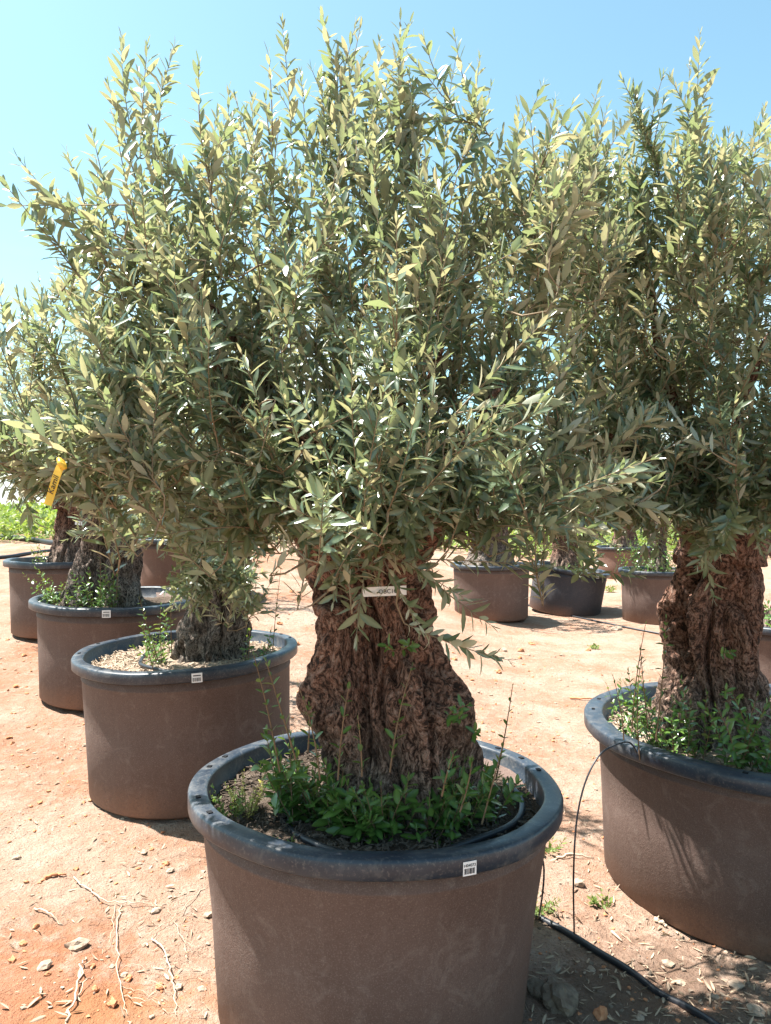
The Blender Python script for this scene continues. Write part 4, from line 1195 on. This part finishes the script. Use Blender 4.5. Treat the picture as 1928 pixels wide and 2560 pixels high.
# ------------------------------------------------------------------ stones, clods, twigs, litter
def rock_mesh(name, seed, mat, flat=0.6, sub=2):
    import bmesh
    bm = bmesh.new()
    bmesh.ops.create_icosphere(bm, subdivisions=sub, radius=1.0)
    for v in bm.verts:
        n = mnoise.noise(v.co * 1.1 + Vector((seed * 3.1, 0, 0))) * 0.55 + mnoise.noise(v.co * 2.7 + Vector((0, seed * 1.7, 0))) * 0.25
        v.co *= 1 + n
        v.co.z *= flat
    me = bpy.data.meshes.new(name); bm.to_mesh(me); bm.free()
    me.materials.append(mat)
    return me
rs = rng(404)
RK = {'p': [rock_mesh('stone', i, M_STONE_P, 0.55) for i in range(5)], 'r': [rock_mesh('clod', i + 9, M_STONE_R, 0.7) for i in range(5)], 'g': [rock_mesh('clod', i + 20, M_STONE_G, 0.7, 3) for i in range(3)]}
def rock(u, v, wpx, kind, label, name, cat, group=None, rot=None):
    p = ground_at(u, v)
    s = wpx * p[1] / F / 2
    o = bpy.data.objects.new(name, RK[kind][rs.randint(len(RK[kind]))])
    o.scale = (s, s * rs.uniform(0.7, 1.0), s * rs.uniform(0.8, 1.1))
    o.rotation_euler = (rs.uniform(-.2, .2), rs.uniform(-.2, .2), rs.uniform(0, 6.28) if rot is None else rot)
    link(o, None, (p[0], p[1], gtop(p[0], p[1]) + s * 0.22))
    return tag(o, label, cat, group)
rock(193, 2368, 54, 'p', 'pale flat stone with shaded underside beside the fallen twigs', 'stone', 'stone', rot=0.2)
rock(213, 1861, 16, 'p', 'small grey pebble alone near the foot of the second tub', 'stone', 'stone')
rock(1501, 2535, 44, 'r', 'orange-red clod beside the black hose', 'clod', 'clod')
rock(1400, 2500, 120, 'g', 'large crumbly grey earth lump in the shade beside the foremost tub', 'clod', 'clod')
rock(1350, 2470, 60, 'g', 'smaller crumbly grey earth lump against the large one', 'clod', 'clod')
rock(1447, 2212, 36, 'p', 'whitish stone at the edge of the shade between front tubs', 'stone', 'stone')
rock(1540, 1574, 26, 'p', 'white stone lying on the thin irrigation line', 'stone', 'stone')
rock(280, 2510, 30, 'r', 'round orange clod below the fallen twigs', 'clod', 'clod')
for (u, v, w) in [(1330, 1612, 16), (1302, 1629, 17), (1310, 1661, 10), (1472, 1626, 14), (1246, 1681, 12), (1248, 1684, 18), (1135, 1650, 16), (1180, 1701, 12), (1240, 1703, 10), (1300, 1648, 12), (415, 2160, 18), (190, 2175, 14), (206, 2185, 12), (100, 2010, 14), (380, 2130, 12),
                  (1345, 1475, 14), (740, 1610, 20), (700, 1560, 14), (730, 1480, 12), (60, 1640, 14), (40, 1715, 16), (20, 1600, 10), (320, 2450, 20), (240, 2480, 20), (120, 2440, 16), (60, 2360, 22), (90, 2320, 18), (30, 2400, 24), (400, 2470, 24), (440, 2440, 18), (230, 2420, 16)]:
    z_ = 'behind the foremost trunk, on the open yard' if u > 1100 else ('between the second tub and the foremost trunk' if u > 600 else ('beside the left row of tubs' if v < 1800 else ('around the fallen twigs' if v > 2280 else 'on bright earth before the second tub')))
    rock(u, v, w, 'r', 'small red earth clod ' + z_, 'clod', 'clod', 'red clods ' + z_)
for (u, v, w) in [(1260, 1627, 18), (1320, 1640, 14), (1400, 1700, 12), (360, 2135, 22), (425, 2180, 20), (390, 2280, 26), (360, 2360, 16), (350, 2160, 14), (505, 2470, 22), (445, 2465, 24), (310, 2440, 20), (380, 2540, 16), (520, 2290, 26), (420, 2405, 14), (418, 2390, 14), (280, 2415, 16), (520, 2360, 14), (42, 2142, 20), (110, 2420, 34), (60, 2520, 18), (1405, 1640, 12), (1700, 2455, 26), (1670, 2410, 30), (1840, 2470, 40), (1890, 2540, 44), (1790, 2500, 24), (1600, 2545, 22), (1480, 2420, 22), (1390, 2290, 18), (1390, 2420, 24)]:
    z_ = ('on the sunlit open yard behind the front tubs' if v < 1800 else 'in dappled shade along the black ground hose') if u > 1100 else ('around the fallen twigs' if v > 2250 else 'on bright earth before the second tub')
    rock(u, v, w, 'p', 'small pale stone ' + z_, 'stone', 'stone', 'pale stones ' + z_)

def in_pot(x, y):
    for p in POTS.values():
        if (x - p['x']) ** 2 + (y - p['y']) ** 2 < (p['R'] * 0.8) ** 2: return True
    return False

# gravel: too many to count
import bmesh
bm = bmesh.new(); bmesh.ops.create_icosphere(bm, subdivisions=1, radius=1.0)
bm.verts.ensure_lookup_table(); bm.faces.ensure_lookup_table()
IV = np.array([v.co[:] for v in bm.verts]); IF = np.array([[v.index for v in f.verts] for f in bm.faces]); bm.free()
def scatter_pebbles(n, mat, seed, smin, smax, region, name, label):
    rs = rng(seed); V = []; T = []; c = 0
    for i in range(n):
        if region == 'near':
            y = 1.5 + rs.rand() ** 1.4 * 7.0; x = rs.uniform(-0.62, 0.62) * y
        else:
            x, y = rs.normal(1.0, 0.45), rs.normal(2.1, 0.5)
        if in_pot(x, y): continue
        s = smin + (smax - smin) * rs.rand() ** 4
        s *= max(0.6, min(1.6, y / 3))
        R_ = Matrix.Rotation(rs.uniform(0, 6.28), 3, 'Z')
        v = IV * (1 + 0.3 * rs.normal(size=(len(IV), 1))) * (s, s * rs.uniform(.6, 1), s * 0.6)
        v = v @ np.array(R_).T + (x, y, gtop(x, y) + s * 0.2)
        V.append(v); T.append(IF + c); c += len(v)
    o = link(bpy.data.objects.new(name, mesh_np(name, np.concatenate(V), np.concatenate(T), None, mat, False)))
    return tag(o, label, 'gravel', kind='stuff')
scatter_pebbles(4200, M_STONE_P, 70, 0.0012, 0.010, 'near', 'gravel', 'fine pale grit strewn over the bare earth')
scatter_pebbles(5200, M_STONE_R, 71, 0.0012, 0.010, 'near', 'gravel', 'fine crumbs of red earth strewn over the ground')
scatter_pebbles(1500, M_STONE_G, 72, 0.002, 0.012, 'mid', 'gravel', 'grey compost crumbs on the shaded earth beside the tubs')

def dry_litter(n, seed, reg, name, label):
    rs = rng(seed); out = new_lv()
    for i in range(n):
        if reg == 'r': x, y = rs.normal(1.0, 0.5), rs.normal(2.15, 0.5)
        else:
            y = 1.6 + rs.rand() ** 1.5 * 5; x = rs.uniform(-0.6, 0.6) * y
            if reg == 'l': x, y = rs.normal(-0.85, 0.4), rs.normal(2.4, 0.45)
        if in_pot(x, y) or y < 1.2: continue
        t = rs.uniform(0, 6.28)
        out['pos'].append((x, y, gtop(x, y) + 0.006)); out['dir'].append((math.cos(t), math.sin(t), rs.normal() * 0.12)); out['nor'].append(np.array([0, 0, 1.0]) + rs.normal(size=3) * 0.5)
        ln = rs.uniform(0.012, 0.05)
        out['len'].append(ln); out['wid'].append(ln * rs.uniform(0.04, 0.16)); out['curv'].append(rs.normal() * 0.25); out['fold'].append(rs.uniform(-0.5, 0.8)); out['rnd'].append(rs.rand())
    o = link(bpy.data.objects.new(name, leaves_mesh(name, arr_lv(out), 2, M_DRYLEAF, (0, 0, 0))))
    return tag(o, label, 'leaf litter', kind='stuff')
M_DRYLEAF = leaf_mat('dry_leaf', (0.20, 0.14, 0.095), (0.34, 0.26, 0.19), (0.23, 0.18, 0.13), (0.38, 0.31, 0.24), (0.3, 0.2, 0.1), (0.4, 0.3, 0.15), 0.15, 0.7, 0.2)
dry_litter(2200, 81, 'r', 'leaf_litter', 'dry olive leaves and straw in the shade of the front tubs')
dry_litter(260, 82, 'l', 'leaf_litter', 'dry leaves and straw scattered around the fallen twigs')
dry_litter(1300, 83, 'a', 'leaf_litter', 'sparse dry leaf bits over the open yard')

def z5(x, y): return (x / 2.0825, 1800 + y / 2.0825)
def twig(name, paths, label, r=0.0024, mat=M_DRY, hump=0.02):
    rs = rng(len(label)); m = MB(); o0 = None
    for (pts, k) in paths:
        w = []
        n = len(pts)
        for i, (u, v) in enumerate(pts):
            p = ground_at(u, v)
            p[2] = gtop(p[0], p[1]) + r + hump * math.sin(math.pi * i / max(1, n - 1)) * rs.uniform(0.5, 1.0)
            w.append(p)
        if o0 is None: o0 = w[0].copy()
        c = curve_pts(w, 5) if n > 2 else np.array(w)
        c[1:-1] += rs.normal(size=c[1:-1].shape) * (0.004, 0.004, 0.002)
        m.tube(c - o0, np.linspace(r * k, r * k * 0.45, len(c)), 6)
    return tag(m.build(name, mat, None, tuple(o0)), label, 'twig')
twig('fallen_twig', [([z5(385, 820), z5(455, 890), z5(525, 955), z5(640, 972), z5(760, 975), z5(860, 985)], 1.3), ([z5(600, 970), z5(590, 1060), z5(565, 1170), z5(520, 1230)], 0.6),
                     ([z5(640, 972), z5(612, 1100), z5(608, 1290), z5(640, 1450), z5(665, 1540)], 1.0), ([z5(608, 1310), z5(700, 1305), z5(860, 1330)], 0.5), ([z5(640, 1440), z5(760, 1480), z5(900, 1500)], 0.5), ([z5(630, 1390), z5(720, 1420), z5(840, 1470)], 0.4)],
     'long forked dry twig with two bent arms fallen on the earth')
twig('fallen_twig', [([z5(1070, 880), z5(985, 965), z5(905, 1045), z5(800, 1115), z5(740, 1160), z5(680, 1210)], 0.9), ([z5(905, 1045), z5(940, 1140), z5(975, 1240), z5(1000, 1280)], 0.6), ([z5(905, 1045), z5(1000, 1040), z5(1100, 1060)], 0.5), ([z5(905, 1045), z5(880, 1000), z5(870, 960)], 0.5), ([z5(940, 1130), z5(1000, 1190), z5(1040, 1230)], 0.4)],
     'thin dry twig with spreading tips beside the foremost tub', 0.002)
twig('fallen_twig', [([z5(790, 1130), z5(850, 1215), z5(890, 1350), z5(912, 1440), z5(918, 1545)], 1.2), ([z5(890, 1350), z5(960, 1340), z5(1080, 1320)], 0.4), ([z5(905, 1440), z5(820, 1400), z5(720, 1370)], 0.4)],
     'curved pale dry twig arching down to the ground by the foremost tub', 0.0026, hump=0.03)
twig('fallen_twig', [([z5(180, 990), z5(250, 1030), z5(325, 1062)], 1.0)], 'short straight pale stick on the sunlit earth', 0.0035)
twig('fallen_twig', [([z5(240, 825), z5(290, 815), z5(345, 815)], 1.4)], 'stubby reddish stick on the bright earth behind the fallen twigs', 0.006, mat=M_STONE_R, hump=0.004)
twig('fallen_twig', [([(1425, 1747), (1460, 1750), (1497, 1748)], 1.0)], 'single brown stick on the open ground behind the front tubs', 0.010, mat=M_STONE_R, hump=0.01)
twig('fallen_twig', [([(165, 2560), (190, 2500), (205, 2430), (215, 2400)], 1.2), ([(190, 2500), (215, 2470), (235, 2450)], 0.8)], 'split grey bark sliver on the red earth', 0.0035)
twig('fallen_twig', [([(1390, 2150), (1430, 2150), (1485, 2152)], 1.1)], 'pale peeled stick beside the weed tuft', 0.006, hump=0.01)
twig('fallen_twig', [([(1640, 2300), (1658, 2312), (1662, 2318)], 1.6), ([(1530, 2325), (1555, 2350)], 1.0)], 'broken brown wood chip at the foot of the wide tub', 0.006, hump=0.01)

# ------------------------------------------------------------------ weed banks, bushes and far growth
def weed_bank(name, seed, n, xr_, yr_, h, llen, label, mat=M_WEED):
    rs = rng(seed); out = new_lv()
    for i in range(n):
        x = rs.uniform(*xr_); y = yr_[0] + (yr_[1] - yr_[0]) * rs.rand() ** 1.2
        dens = mnoise.noise((x * 0.5, y * 0.5, 1.0)) * 0.5 + 0.5
        if rs.rand() > 0.35 + dens: continue
        hh = h * (0.35 + 0.9 * dens) * rs.rand()
        t = rs.uniform(0, 6.28)
        out['pos'].append((x, y, float(gz(x, y)) + hh - 0.02)); out['dir'].append((math.cos(t) * 0.7, math.sin(t) * 0.7, rs.uniform(-0.1, 1.2))); out['nor'].append(np.array([0, 0, 1.0]) + rs.normal(size=3) * 0.6)
        ln = llen * rs.uniform(0.5, 1.3)
        out['len'].append(ln); out['wid'].append(ln * rs.uniform(0.12, 0.4)); out['curv'].append(rs.normal() * 0.2 + 0.2); out['fold'].append(0.3); out['rnd'].append(rs.rand())
    o = link(bpy.data.objects.new(name, leaves_mesh(name, arr_lv(out), 1, mat, (0, 0, 0))))
    return tag(o, label, 'weeds', kind='stuff')
weed_bank('weeds', 1, 26000, (-16, -3.5), (14.8, 24), 0.75, 0.13, 'bank of bright green weeds behind the left row of tubs')
weed_bank('weeds', 2, 22000, (-4, 14), (21, 34), 0.7, 0.16, 'rough green weeds behind the far tubs')
weed_bank('weeds', 3, 16000, (-40, 40), (34, 90), 0.8, 0.6, 'distant green field beyond the nursery yard')

def bush(x, y, r, h, n, seed, label):
    rs = rng(seed); b = np.array([x, y, float(gz(x, y))])
    e = empty('bush', tuple(b), label, 'bush', 'bushes at the far edge of the yard')
    st = MB(); out = new_lv()
    for i in range(n):
        u = nrm(rs.normal(size=3)); u[2] = abs(u[2])
        tip = u * np.array([r, r, h * 1.5]) * rs.rand() ** 0.4
        d = nrm(tip + (0, 0, h * 0.4)); Lg = 0.5
        if i % 4 == 0: st.tube([(tip * 0.02), tip * 0.5 + (0, 0, 0.1), tip], [0.02, 0.012, 0.004], 4, False)
        shoot_leaves(rs, b + tip - d * Lg * 0.5, d, np.zeros(3), Lg, 0.10, 0.13, out, wratio=(0.12, 0.25))
    st.build('stem', M_TWIG, e)
    link(bpy.data.objects.new('foliage', leaves_mesh('foliage', arr_lv(out), 1, M_LEAF if seed % 2 else M_WEED, b)), e)['kind'] = 'stuff'
for i, (x, y, r, h, lab) in enumerate([(-9.5, 25, 2.2, 2.4, 'broad grey-green bush behind the weed bank'), (-5.5, 29, 2.4, 2.6, 'tall bright green bush behind the left row of trees'), (1.5, 30, 2.4, 2.3, 'grey-green bush far behind the foremost trunk'), (5.2, 27, 2.0, 2.0, 'bright green bush behind the farthest reddish tub'), (10.5, 30, 2.6, 3.0, 'big grey-green bush behind the overgrown tub'), (-2.2, 33, 2.2, 2.4, 'pale green bush on the far edge of the yard')]):
    bush(x, y, r, h, 170, 200 + i, lab)
